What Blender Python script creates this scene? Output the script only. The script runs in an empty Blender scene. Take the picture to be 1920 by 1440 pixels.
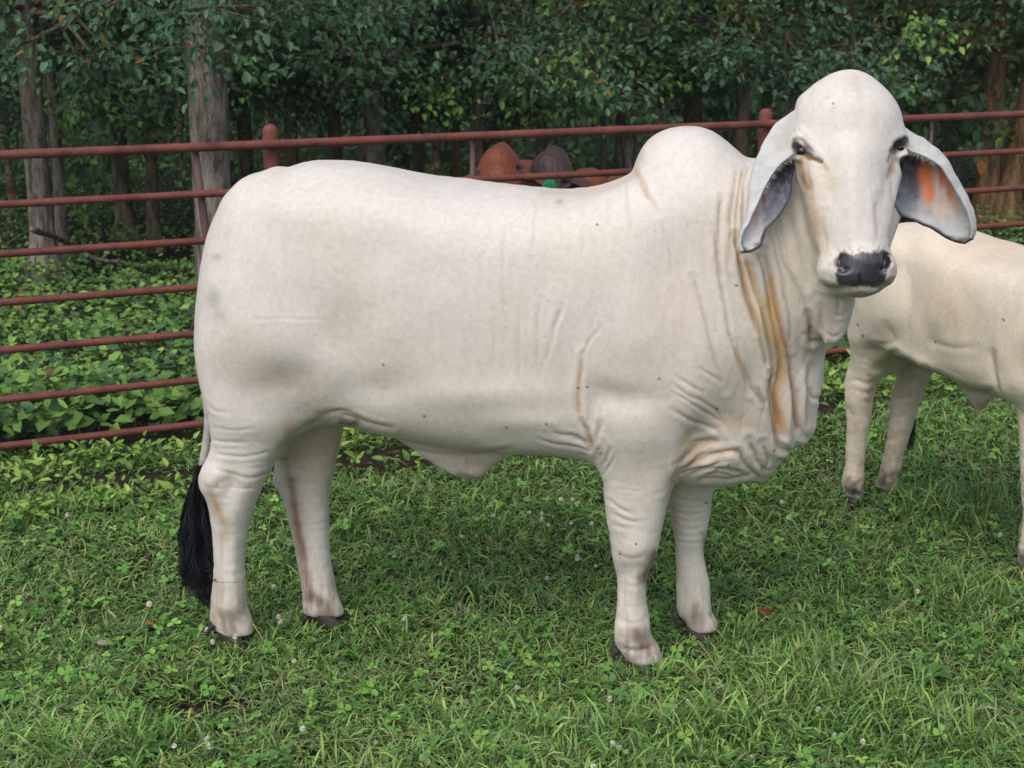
import bpy, math, random
import numpy as np

# ---------------------------------------------------------------- camera, light, exposure
scn = bpy.context.scene
COL = scn.collection
FPX = 2960.0
PITCH = math.atan(720.0 / FPX)
CAMZ = 1.9
cam_d = bpy.data.cameras.new('camera')
cam_d.sensor_width = 36.0
cam_d.lens = 36.0 * FPX / 1920.0
cam_d.clip_end = 2000.0
cam_d.clip_start = 0.05
cam_d.dof.use_dof = True
cam_d.dof.focus_distance = 4.4
cam_d.dof.aperture_fstop = 7.5
cam = bpy.data.objects.new('camera', cam_d)
cam.location = (0, 0, CAMZ)
cam.rotation_euler = (math.pi / 2 - PITCH, 0, 0)
COL.objects.link(cam)
scn.camera = cam

SUN_EL, SUN_AZ = math.radians(52), math.radians(205)   # azimuth clockwise from +Y: behind the camera, to its left
world = bpy.data.worlds.new("World")
scn.world = world
world.use_nodes = True
wn = world.node_tree.nodes
wl = world.node_tree.links
bg = wn['Background']
sky = wn.new('ShaderNodeTexSky')
sky.sky_type = 'NISHITA'
sky.sun_disc = False
sky.sun_elevation = SUN_EL
sky.sun_rotation = SUN_AZ
sky.air_density = 1.0
sky.dust_density = 3.5
sky.ozone_density = 1.0
hz = wn.new('ShaderNodeHueSaturation')          # hazy evening sky: little blue
hz.inputs['Saturation'].default_value = 0.75
wl.new(sky.outputs[0], hz.inputs['Color'])
tint = wn.new('ShaderNodeVectorMath'); tint.operation = 'MULTIPLY'
tint.inputs[1].default_value = (1.0, 1.0, 1.0)
wl.new(hz.outputs[0], tint.inputs[0])
wl.new(tint.outputs[0], bg.inputs[0])
bg.inputs[1].default_value = 0.135
sun_d = bpy.data.lights.new('sun', 'SUN')
sun_d.energy = 1.3
sun_d.angle = math.radians(60)
sun_d.color = (1.0, 0.95, 0.88)
sun = bpy.data.objects.new('sun', sun_d)
sdir = np.array([math.sin(SUN_AZ) * math.cos(SUN_EL), math.cos(SUN_AZ) * math.cos(SUN_EL), math.sin(SUN_EL)])
from mathutils import Vector
sun.rotation_euler = Vector(sdir).to_track_quat('Z', 'Y').to_euler()
sun.location = (-3, -4, 8)
COL.objects.link(sun)
scn.view_settings.view_transform = 'Standard'
scn.view_settings.look = 'None'
scn.view_settings.gamma = 1.0
scn.view_settings.exposure = 0.33
try:
    scn.view_settings.use_curve_mapping = False
except Exception:
    pass
scn.cycles.max_bounces = 6
scn.cycles.diffuse_bounces = 3
scn.cycles.glossy_bounces = 2
scn.cycles.transmission_bounces = 4
scn.cycles.use_denoising = True

# ---------------------------------------------------------------- numeric helpers
rng = np.random.default_rng(7)
CAM = np.array([0.0, 0.0, CAMZ])
_c, _s = math.cos(PITCH), math.sin(PITCH)

def ray(px, py):
    xc = (np.asarray(px, float) - 960) / FPX
    yc = (720 - np.asarray(py, float)) / FPX
    return np.stack([xc, _c + yc * _s, -_s + yc * _c], -1)

def at_Y(px, py, Y):
    d = ray(px, py)
    return CAM + d * (Y / d[..., 1:2] if d.ndim > 1 else Y / d[1])

def ground_at(px, py, z=0.0):
    d = ray(px, py)
    return CAM + d * ((z - CAMZ) / d[2])

def project(P):
    Q = np.asarray(P, float) - CAM
    f = Q[..., 1] * _c - Q[..., 2] * _s
    up = Q[..., 1] * _s + Q[..., 2] * _c
    f = np.maximum(f, 1e-3)
    return 960 + FPX * Q[..., 0] / f, 720 - FPX * up / f

def vnoise(P, scale, seed=0):
    """smooth value noise in 0..1 at points P (N,2 or N,3)"""
    P = np.asarray(P, float)
    if P.shape[1] == 2:
        P = np.concatenate([P, np.zeros((len(P), 1))], 1)
    r = np.random.default_rng(seed)
    T = r.random((32, 32, 32)).astype(np.float32)
    Q = P / scale + 97.3
    i = np.floor(Q).astype(np.int64)
    f = Q - i
    f = f * f * (3 - 2 * f)
    out = 0
    for dx in (0, 1):
        for dy in (0, 1):
            for dz in (0, 1):
                w = (f[:, 0] if dx else 1 - f[:, 0]) * (f[:, 1] if dy else 1 - f[:, 1]) * (f[:, 2] if dz else 1 - f[:, 2])
                out = out + w * T[(i[:, 0] + dx) % 32, (i[:, 1] + dy) % 32, (i[:, 2] + dz) % 32]
    return out

def fbm(P, scale, seed=0, octv=3):
    a, t, o = 1.0, 0.0, 0
    for k in range(octv):
        o = o + a * vnoise(P, scale / 2 ** k, seed + k)
        t += a
        a *= 0.5
    return o / t

def smoothpoly(pts, n=6, closed=True):
    """centripetal-ish Catmull-Rom resample"""
    P = np.asarray(pts, float)
    m = len(P)
    out = []
    rngs = range(m) if closed else range(m - 1)
    for i in rngs:
        if closed:
            p0, p1, p2, p3 = P[(i - 1) % m], P[i], P[(i + 1) % m], P[(i + 2) % m]
        else:
            p0, p1, p2, p3 = P[max(i - 1, 0)], P[i], P[i + 1], P[min(i + 2, m - 1)]
        for k in range(n):
            t = k / n
            out.append(0.5 * ((2 * p1) + (-p0 + p2) * t + (2 * p0 - 5 * p1 + 4 * p2 - p3) * t * t + (-p0 + 3 * p1 - 3 * p2 + p3) * t ** 3))
    if not closed:
        out.append(P[-1])
    return np.array(out)

# ---------------------------------------------------------------- mesh helpers
def new_obj(name, mesh, mat=None, parent=None):
    o = bpy.data.objects.new(name, mesh)
    COL.objects.link(o)
    if mat is not None and len(mesh.materials) == 0:
        mesh.materials.append(mat)
    if parent is not None:
        o.parent = parent
    return o

def empty(name, loc=(0, 0, 0)):
    o = bpy.data.objects.new(name, None)
    COL.objects.link(o)
    o.location = loc
    o.empty_display_size = 0.2
    return o

def tag(o, label=None, cat=None, group=None, kind=None):
    if label: o['label'] = label
    if cat: o['category'] = cat
    if group: o['group'] = group
    if kind: o['kind'] = kind
    return o

def mesh_np(name, V, faces, col=None, smooth=False, attrs=None):
    """faces: list of int arrays (n,k)"""
    V = np.asarray(V, np.float32)
    me = bpy.data.meshes.new(name)
    faces = [np.asarray(f, np.int32) for f in faces if len(f)]
    nl = sum(f.size for f in faces)
    npoly = sum(len(f) for f in faces)
    me.vertices.add(len(V))
    me.vertices.foreach_set('co', V.ravel())
    me.loops.add(nl)
    me.loops.foreach_set('vertex_index', np.concatenate([f.ravel() for f in faces]))
    me.polygons.add(npoly)
    starts, tot = [], 0
    for f in faces:
        k = f.shape[1]
        starts.append(tot + np.arange(len(f)) * k)
        tot += f.size
    me.polygons.foreach_set('loop_start', np.concatenate(starts).astype(np.int32))
    me.update(calc_edges=True)
    me.polygons.foreach_set('use_smooth', np.full(npoly, smooth, bool))
    if col is not None:
        a = me.color_attributes.new('Col', 'FLOAT_COLOR', 'POINT')
        c = np.ones((len(V), 4), np.float32)
        c[:, :3] = col
        a.data.foreach_set('color', c.ravel())
    for k, v in (attrs or {}).items():
        a = me.attributes.new(k, 'FLOAT', 'POINT')
        a.data.foreach_set('value', np.asarray(v, np.float32))
    me.update()
    return me

def tube(path, rad, nseg=8, cap=True):
    """tube along path; returns V, faces(list)"""
    P = np.asarray(path, float)
    n = len(P)
    R = np.broadcast_to(np.asarray(rad, float), (n,))
    T = np.gradient(P, axis=0)
    T /= np.linalg.norm(T, axis=1, keepdims=True) + 1e-9
    ref = np.array([0.0, 0.0, 1.0]) if abs(T[0][2]) < 0.8 else np.array([1.0, 0.0, 0.0])
    A = np.cross(T, ref)
    A /= np.linalg.norm(A, axis=1, keepdims=True) + 1e-9
    B = np.cross(T, A)
    th = np.linspace(0, 2 * np.pi, nseg, endpoint=False)
    V = P[:, None] + R[:, None, None] * (np.cos(th)[None, :, None] * A[:, None] + np.sin(th)[None, :, None] * B[:, None])
    V = V.reshape(-1, 3)
    i = np.arange(n - 1)[:, None] * nseg
    j = np.arange(nseg)[None]
    j2 = (j + 1) % nseg
    q = np.stack([i + j, i + j2, i + nseg + j2, i + nseg + j], -1).reshape(-1, 4)
    F = [q]
    if cap:
        V = np.concatenate([V, P[:1], P[-1:]])
        c0, c1 = n * nseg, n * nseg + 1
        j = np.arange(nseg)
        F.append(np.stack([np.full(nseg, c0), (j + 1) % nseg, j], -1))
        F.append(np.stack([np.full(nseg, c1), (n - 1) * nseg + j, (n - 1) * nseg + (j + 1) % nseg], -1))
    return V, F

def join(parts):
    """parts: list of (V, [F..], col or None) -> V, F, col"""
    Vs, Fs, Cs, off = [], {}, [], 0
    for p in parts:
        V, F = p[0], p[1]
        Vs.append(V)
        if len(p) > 2:
            Cs.append(np.broadcast_to(p[2], (len(V), 3)))
        for f in F:
            f = np.asarray(f)
            if len(f):
                Fs.setdefault(f.shape[1], []).append(f + off)
        off += len(V)
    return np.concatenate(Vs), [np.concatenate(x) for x in Fs.values()], (np.concatenate(Cs) if Cs else None)

# ---------------------------------------------------------------- implicit surfaces
def in_poly(X, Y, poly):
    ins = np.zeros(X.shape, bool)
    n = len(poly)
    for i in range(n):
        x1, y1 = poly[i]
        x2, y2 = poly[(i + 1) % n]
        if y1 == y2:
            continue
        c = ((y1 > Y) != (y2 > Y)) & (X < (x2 - x1) * (Y - y1) / (y2 - y1) + x1)
        ins ^= c
    return ins

def seg_dist(X, Y, poly, closed=True):
    d = np.full(X.shape, 1e9)
    n = len(poly)
    for i in range(n if closed else n - 1):
        a = poly[i]
        b = poly[(i + 1) % n]
        ab = b - a
        L = ab @ ab + 1e-12
        t = np.clip(((X - a[0]) * ab[0] + (Y - a[1]) * ab[1]) / L, 0, 1)
        q = (X - a[0] - t * ab[0]) ** 2 + (Y - a[1] - t * ab[1]) ** 2
        np.minimum(d, q, out=d)
    return np.sqrt(d)

def blur2(A, n=1):
    for _ in range(n):
        A = (np.roll(A, 1, 0) + 2 * A + np.roll(A, -1, 0)) / 4
        A = (np.roll(A, 1, 1) + 2 * A + np.roll(A, -1, 1)) / 4
    return A

def poisson(mask, h, iters=350):
    """solve lap(phi) = -2 in mask, 0 outside; coarse to fine"""
    levels = [(mask, h)]
    while min(levels[-1][0].shape) > 40 and len(levels) < 5:
        m, hh = levels[-1]
        levels.append((m[::2, ::2], hh * 2))
    phi = None
    for m, hh in reversed(levels):
        if phi is None:
            phi = np.zeros(m.shape)
        else:
            up = np.repeat(np.repeat(phi, 2, 0), 2, 1)
            up = np.pad(up, ((0, max(0, m.shape[0] - up.shape[0])), (0, max(0, m.shape[1] - up.shape[1]))), mode='edge')
            phi = up[:m.shape[0], :m.shape[1]]
        phi = phi * m
        for _ in range(iters if hh > h * 1.5 else iters // 3):
            p = np.pad(phi, 1)
            phi = m * (p[2:, 1:-1] + p[:-2, 1:-1] + p[1:-1, 2:] + p[1:-1, :-2] + 2 * hh * hh) / 4
    return phi

class Inflate:
    """a solid with a traced side outline: half thickness^2 = T2(u,z)"""
    def __init__(s, poly, us, zs, ratio=1.0, tmax=None, gain=1.0, mult=None, back=None):
        s.us, s.zs = us, zs
        h = us[1] - us[0]
        X, Z = np.meshgrid(us, zs, indexing='ij')
        m = in_poly(X, Z, poly)
        d = seg_dist(X, Z, poly)
        phi = poisson(m, h)
        T2 = phi * ratio * ratio
        if mult is not None:
            T2 = T2 * mult(X, Z) ** 2
        if tmax is not None:
            T2 = tmax ** 2 * (1 - np.exp(-gain * T2 / tmax ** 2))
        g = np.hypot(*np.gradient(T2, h))
        edge = m & (d < 2.5 * h)
        G = float(np.median(g[edge])) if edge.any() else 0.1
        G = max(G, 0.01)
        T2 = np.where(m, T2, -G * d)
        T2 = blur2(T2, 2)
        s.T2 = T2
        s.g2 = sum(q * q for q in np.gradient(T2, h))

    def grid(s, sl, ss, s0):
        """on the regular grid: sl = (iu slice, iz slice), ss = side coordinates"""
        T2 = s.T2[sl][:, None, :]
        g2 = s.g2[sl][:, None, :]
        q = ss[None, :, None] - s0
        return (q * q - T2) / np.sqrt(4 * q * q + g2 + 1e-5)

    def at(s, u, z, q):
        h = s.us[1] - s.us[0]
        fu = np.clip((u - s.us[0]) / h, 0, len(s.us) - 1.001)
        fz = np.clip((z - s.zs[0]) / h, 0, len(s.zs) - 1.001)
        i, j = fu.astype(int), fz.astype(int)
        a, b = fu - i, fz - j
        def bl(A):
            return A[i, j] * (1 - a) * (1 - b) + A[i + 1, j] * a * (1 - b) + A[i, j + 1] * (1 - a) * b + A[i + 1, j + 1] * a * b
        return (q * q - bl(s.T2)) / np.sqrt(4 * q * q + bl(s.g2) + 1e-5)

def smin(a, b, k):
    h = np.maximum(k - np.abs(a - b), 0) / k
    return np.minimum(a, b) - h * h * k * 0.25

def smax(a, b, k):
    return -smin(-a, -b, k)

def cone(P, a, b, ra, rb):
    """tapered capsule"""
    a, b = np.asarray(a, float), np.asarray(b, float)
    ab = b - a
    t = np.clip(((P - a) @ ab) / (ab @ ab + 1e-12), 0, 1)
    return np.linalg.norm(P - a - t[:, None] * ab, axis=1) - (ra + (rb - ra) * t)

def ell(P, c, r, R=None):
    Q = P - np.asarray(c)
    if R is not None:
        Q = Q @ np.asarray(R).T
    r = np.asarray(r, float)
    k0 = np.linalg.norm(Q / r, axis=1)
    k1 = np.linalg.norm(Q / (r * r), axis=1) + 1e-9
    return k0 * (k0 - 1) / k1

def surface_nets(F, org, h):
    nx, ny, nz = F.shape
    ins = (F < 0)
    s = np.zeros((nx - 1, ny - 1, nz - 1), np.uint8)
    corners = [(x, y, z) for x in (0, 1) for y in (0, 1) for z in (0, 1)]
    for x, y, z in corners:
        s += ins[x:nx - 1 + x, y:ny - 1 + y, z:nz - 1 + z]
    act = np.argwhere((s > 0) & (s < 8))
    idx = np.full(s.shape, -1, np.int32)
    idx[act[:, 0], act[:, 1], act[:, 2]] = np.arange(len(act))
    val = {c: F[act[:, 0] + c[0], act[:, 1] + c[1], act[:, 2] + c[2]].astype(np.float64) for c in corners}
    acc = np.zeros((len(act), 3))
    cnt = np.zeros(len(act))
    for c in corners:
        for ax in range(3):
            if c[ax] == 0:
                e = list(c); e[ax] = 1; e = tuple(e)
                v0, v1 = val[c], val[e]
                cr = (v0 < 0) != (v1 < 0)
                t = np.where(cr, v0 / (v0 - v1 + 1e-20), 0)
                p = np.tile(np.array(c, float), (len(act), 1))
                p[:, ax] = t
                acc += np.where(cr[:, None], p, 0)
                cnt += cr
    V = (act + acc / cnt[:, None]) * h + np.asarray(org)
    quads = []
    for ax in range(3):
        o1, o2 = [(1, 2), (2, 0), (0, 1)][ax]
        sl0 = [slice(1, -1)] * 3; sl0[ax] = slice(0, -1)
        sl1 = [slice(1, -1)] * 3; sl1[ax] = slice(1, None)
        A = ins[tuple(sl0)]
        B = ins[tuple(sl1)]
        loc = np.argwhere(A != B)
        flip = A[loc[:, 0], loc[:, 1], loc[:, 2]]
        loc = loc + 1
        loc[:, ax] -= 1
        def cell(d1, d2):
            q = loc.copy()
            q[:, o1] -= d1
            q[:, o2] -= d2
            return idx[q[:, 0], q[:, 1], q[:, 2]]
        q = np.stack([cell(1, 1), cell(0, 1), cell(0, 0), cell(1, 0)], -1)
        q = np.where(flip[:, None], q, q[:, ::-1])
        quads.append(q)
    return V, np.concatenate(quads)

def v_normals(V, Q):
    n = np.cross(V[Q[:, 2]] - V[Q[:, 0]], V[Q[:, 3]] - V[Q[:, 1]])
    N = np.zeros_like(V)
    for k in range(4):
        for a in range(3):
            N[:, a] += np.bincount(Q[:, k], n[:, a], len(V))
    return N / (np.linalg.norm(N, axis=1, keepdims=True) + 1e-12)

def lap_smooth(V, Q, it=1, lam=0.5):
    E = np.concatenate([Q[:, [0, 1]], Q[:, [1, 2]], Q[:, [2, 3]], Q[:, [3, 0]]])
    cnt = np.bincount(E[:, 0], minlength=len(V)) + np.bincount(E[:, 1], minlength=len(V))
    for _ in range(it):
        S = np.zeros_like(V)
        for a in range(3):
            S[:, a] = np.bincount(E[:, 0], V[E[:, 1], a], len(V)) + np.bincount(E[:, 1], V[E[:, 0], a], len(V))
        V = V + lam * (S / np.maximum(cnt, 1)[:, None] - V)
    return V

# ---------------------------------------------------------------- material helpers
def new_mat(name):
    m = bpy.data.materials.new(name)
    m.use_nodes = True
    nt = m.node_tree
    return m, nt, nt.nodes, nt.links, nt.nodes['Principled BSDF']

def vc_mat(name, rough=0.6, spec=0.3, trans=0.0, bump=None, noise=None, sheen=0.0):
    """material driven by the colour attribute plus noise"""
    m, nt, N, L, P = new_mat(name)
    at = N.new('ShaderNodeAttribute'); at.attribute_name = 'Col'
    out = at.outputs['Color']
    tc = N.new('ShaderNodeTexCoord')
    if noise:
        sc, amt = noise
        nz = N.new('ShaderNodeTexNoise'); nz.inputs['Scale'].default_value = sc; nz.inputs['Detail'].default_value = 5
        L.new(tc.outputs['Object'], nz.inputs['Vector'])
        mr = N.new('ShaderNodeMapRange')
        mr.inputs['To Min'].default_value = 1 - amt; mr.inputs['To Max'].default_value = 1 + amt
        mr.inputs['From Min'].default_value = 0.25; mr.inputs['From Max'].default_value = 0.75
        L.new(nz.outputs['Fac'], mr.inputs['Value'])
        mx = N.new('ShaderNodeVectorMath'); mx.operation = 'SCALE'
        L.new(out, mx.inputs[0]); L.new(mr.outputs[0], mx.inputs['Scale'])
        out = mx.outputs[0]
    L.new(out, P.inputs['Base Color'])
    P.inputs['Roughness'].default_value = rough
    P.inputs['Specular IOR Level'].default_value = spec
    if bump:
        prev = None
        for sc, st, dist in bump:
            nz = N.new('ShaderNodeTexNoise'); nz.inputs['Scale'].default_value = 1.0; nz.inputs['Detail'].default_value = 4
            mp = N.new('ShaderNodeMapping')
            mp.inputs['Scale'].default_value = sc if hasattr(sc, '__len__') else (sc, sc, sc)
            L.new(tc.outputs['Object'], mp.inputs[0]); L.new(mp.outputs[0], nz.inputs['Vector'])
            b = N.new('ShaderNodeBump'); b.inputs['Strength'].default_value = st; b.inputs['Distance'].default_value = dist
            L.new(nz.outputs['Fac'], b.inputs['Height'])
            if prev is not None:
                L.new(prev.outputs[0], b.inputs['Normal'])
            prev = b
        L.new(prev.outputs[0], P.inputs['Normal'])
    if trans > 0:
        tr = N.new('ShaderNodeBsdfTranslucent')
        L.new(out, tr.inputs['Color'])
        mix = N.new('ShaderNodeMixShader'); mix.inputs[0].default_value = trans
        L.new(P.outputs[0], mix.inputs[1]); L.new(tr.outputs[0], mix.inputs[2])
        L.new(mix.outputs[0], N['Material Output'].inputs['Surface'])
    return m

# ---------------------------------------------------------------- ground
def spots(pts, G):
    """sum of gaussians given as (px, py, radius_x m, radius_y m, strength) on the ground"""
    o = np.zeros(len(G))
    for x, y, rx, ry, a in pts:
        c = ground_at(x, y)
        o += a * np.exp(-(((G[:, 0] - c[0]) / rx) ** 2 + ((G[:, 1] - c[1]) / ry) ** 2))
    return o

FA = at_Y(0, 287, 6.34)
FB = at_Y(1920, 213, 8.65)
FD = (FB - FA); FD[2] = 0
FLEN = np.linalg.norm(FD); FD = FD / FLEN
FN = np.array([-FD[1], FD[0], 0])          # away from the camera

def fence_side(G):
    return (G[:, 0] - FA[0]) * FN[0] + (G[:, 1] - FA[1]) * FN[1]

DIRT = [(700, 868, 0.30, 0.16, 1.2), (760, 850, 0.25, 0.12, 0.9), (250, 905, 0.55, 0.10, 1.0), (330, 895, 0.25, 0.10, 0.9), (170, 930, 0.5, 0.08, 0.6), (130, 835, 0.5, 0.12, 0.9), (240, 815, 0.35, 0.14, 1.0),
        (1590, 690, 0.35, 0.10, 0.9), (1560, 765, 0.25, 0.12, 1.2), (1600, 745, 0.2, 0.1, 0.9), (870, 1130, 0.10, 0.07, 0.55), (880, 1060, 0.16, 0.08, 0.4), (350, 1330, 0.14, 0.06, 0.7), (250, 1290, 0.10, 0.04, 0.5),
        (420, 1325, 0.12, 0.05, 0.6), (560, 1000, 0.10, 0.1, 0.4), (490, 1290, 0.1, 0.05, 0.5), (1640, 1240, 0.12, 0.04, 0.7), (1000, 1150, 0.15, 0.05, 0.4)]

def dirtness(G):
    n = fbm(G, 0.30, 101)
    n2 = fbm(G, 0.07, 103)
    fs = fence_side(G)
    strip = 0.18 * np.exp(-((fs - 0.05) / 0.22) ** 2)
    d = spots(DIRT, G) + strip
    return np.clip(0.95 * d * (0.3 + 1.4 * n2) + np.clip(n - 0.54, 0, 1) * 3.6 * n2, 0, 1.3)

def build_ground():
    xs = np.concatenate([np.linspace(-200, -8, 12, endpoint=False), np.linspace(-8, 8, 200), np.linspace(8, 200, 13)[1:]])
    ys = np.concatenate([np.linspace(-120, 2, 8, endpoint=False), np.linspace(2, 16, 180), np.linspace(16, 400, 16)[1:]])
    X, Y = np.meshgrid(xs, ys, indexing='ij')
    G = np.stack([X.ravel(), Y.ravel()], -1)
    Z = (fbm(G, 0.5, 201) - 0.5) * 0.03 * (np.abs(G[:, 0]) < 8) * (G[:, 1] > 2) * (G[:, 1] < 16)
    V = np.concatenate([G, Z[:, None] - 0.008], -1)
    ny = len(ys)
    i = np.arange(len(xs) - 1)[:, None] * ny + np.arange(ny - 1)[None]
    Q = np.stack([i, i + ny, i + ny + 1, i + 1], -1).reshape(-1, 4)
    d = np.clip(dirtness(G), 0, 1)[:, None]
    soil = np.array([0.045, 0.032, 0.024])
    thatch = np.array([0.030, 0.045, 0.016])
    forest = np.array([0.035, 0.033, 0.018])
    fs = np.clip(fence_side(G) * 1.5, 0, 1)[:, None]
    C = thatch * (1 - d) + soil * d
    C = C * (1 - 0.7 * fs) + forest * 0.7 * fs
    me = mesh_np('ground', V, [Q], C, True)
    m = vc_mat('soil', 0.95, 0.1, bump=[(40, 0.9, 0.03), (160, 0.8, 0.01)], noise=(35, 0.5))
    tag(new_obj('ground', me, m), kind='structure')
build_ground()

# ---------------------------------------------------------------- grass
M_GRASS = vc_mat('grass_blade', 0.55, 0.28, trans=0.25)
PAL = np.array([[0.100, 0.190, 0.050], [0.138, 0.262, 0.060], [0.192, 0.335, 0.074], [0.285, 0.410, 0.098], [0.160, 0.268, 0.105], [0.275, 0.325, 0.120]])
TUFTS = [(1420, 1210, 0.14, 0.10, 0.8), (1490, 1290, 0.2, 0.12, 1.0), (1600, 1340, 0.25, 0.12, 1.0), (1560, 1260, 0.2, 0.08, 0.7), (1850, 1130, 0.25, 0.2, 0.8), (1740, 960, 0.2, 0.2, 0.8), (1860, 960, 0.3, 0.3, 0.7), (1580, 720, 0.2, 0.12, 1.0),
         (870, 1120, 0.12, 0.08, 0.8), (480, 1190, 0.07, 0.05, 0.8), (1235, 1275, 0.12, 0.06, 0.8), (1100, 1390, 0.25, 0.08, 0.6), (260, 1400, 0.2, 0.08, 0.5), (680, 930, 0.3, 0.12, 0.6), (620, 1000, 0.2, 0.1, 0.4), (1350, 1380, 0.3, 0.1, 0.8),
         (1780, 1400, 0.3, 0.1, 0.6), (1650, 1040, 0.12, 0.12, 0.5), (80, 960, 0.3, 0.1, 0.5), (1700, 800, 0.3, 0.3, 0.6), (930, 1000, 0.2, 0.1, 0.3), (120, 1420, 0.2, 0.06, 0.5), (1000, 1440, 0.4, 0.08, 0.5)]

def blades(G, ln, wd, az, lean, curl, col, z0=None):
    """bent blades: 2 quads + tip triangle"""
    n = len(G)
    base = np.concatenate([G, np.zeros((n, 1)) if z0 is None else z0[:, None]], -1)
    dh = np.stack([np.cos(az), np.sin(az), np.zeros(n)], -1)
    side = np.stack([-np.sin(az), np.cos(az), np.zeros(n)], -1)
    pts = [base]
    ang = lean.copy()
    p = base
    for k in range(3):
        st = ln / 3
        p = p + dh * (np.sin(ang) * st)[:, None] + np.array([0, 0, 1.0]) * (np.cos(ang) * st)[:, None]
        p[:, 2] = np.maximum(p[:, 2], 0.004)
        pts.append(p)
        ang = np.minimum(ang + curl, 2.3)
    tw = rng.normal(0, 0.5, n)
    side = side * np.cos(tw)[:, None] + np.array([0, 0, 1.0]) * np.sin(tw)[:, None]
    w = [0.75, 1.0, 0.8]
    V = np.empty((n, 7, 3), np.float32)
    for k in range(3):
        V[:, 2 * k] = pts[k] - side * (wd * w[k] / 2)[:, None]
        V[:, 2 * k + 1] = pts[k] + side * (wd * w[k] / 2)[:, None]
    V[:, 6] = pts[3]
    o = np.arange(n)[:, None] * 7
    Q = np.concatenate([o + np.array([[0, 1, 3, 2]]), o + np.array([[2, 3, 5, 4]])])
    T = o + np.array([[4, 5, 6]])
    C = np.repeat(col[:, None], 7, 1)
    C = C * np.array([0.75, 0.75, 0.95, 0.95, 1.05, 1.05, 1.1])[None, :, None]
    return V.reshape(-1, 3), [Q, T], C.reshape(-1, 3)

def scatter(n, y0, y1, marg=0.8, power=2.0):
    """ground points in the seen wedge, denser near the camera"""
    u = rng.random(n)
    if power == 2.0:
        Y = y0 * (y1 / y0) ** u
    else:
        Y = y0 + (y1 - y0) * u
    X = (rng.random(n) * 2 - 1) * (Y * 0.335 + marg)
    return np.stack([X, Y], -1)

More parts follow.
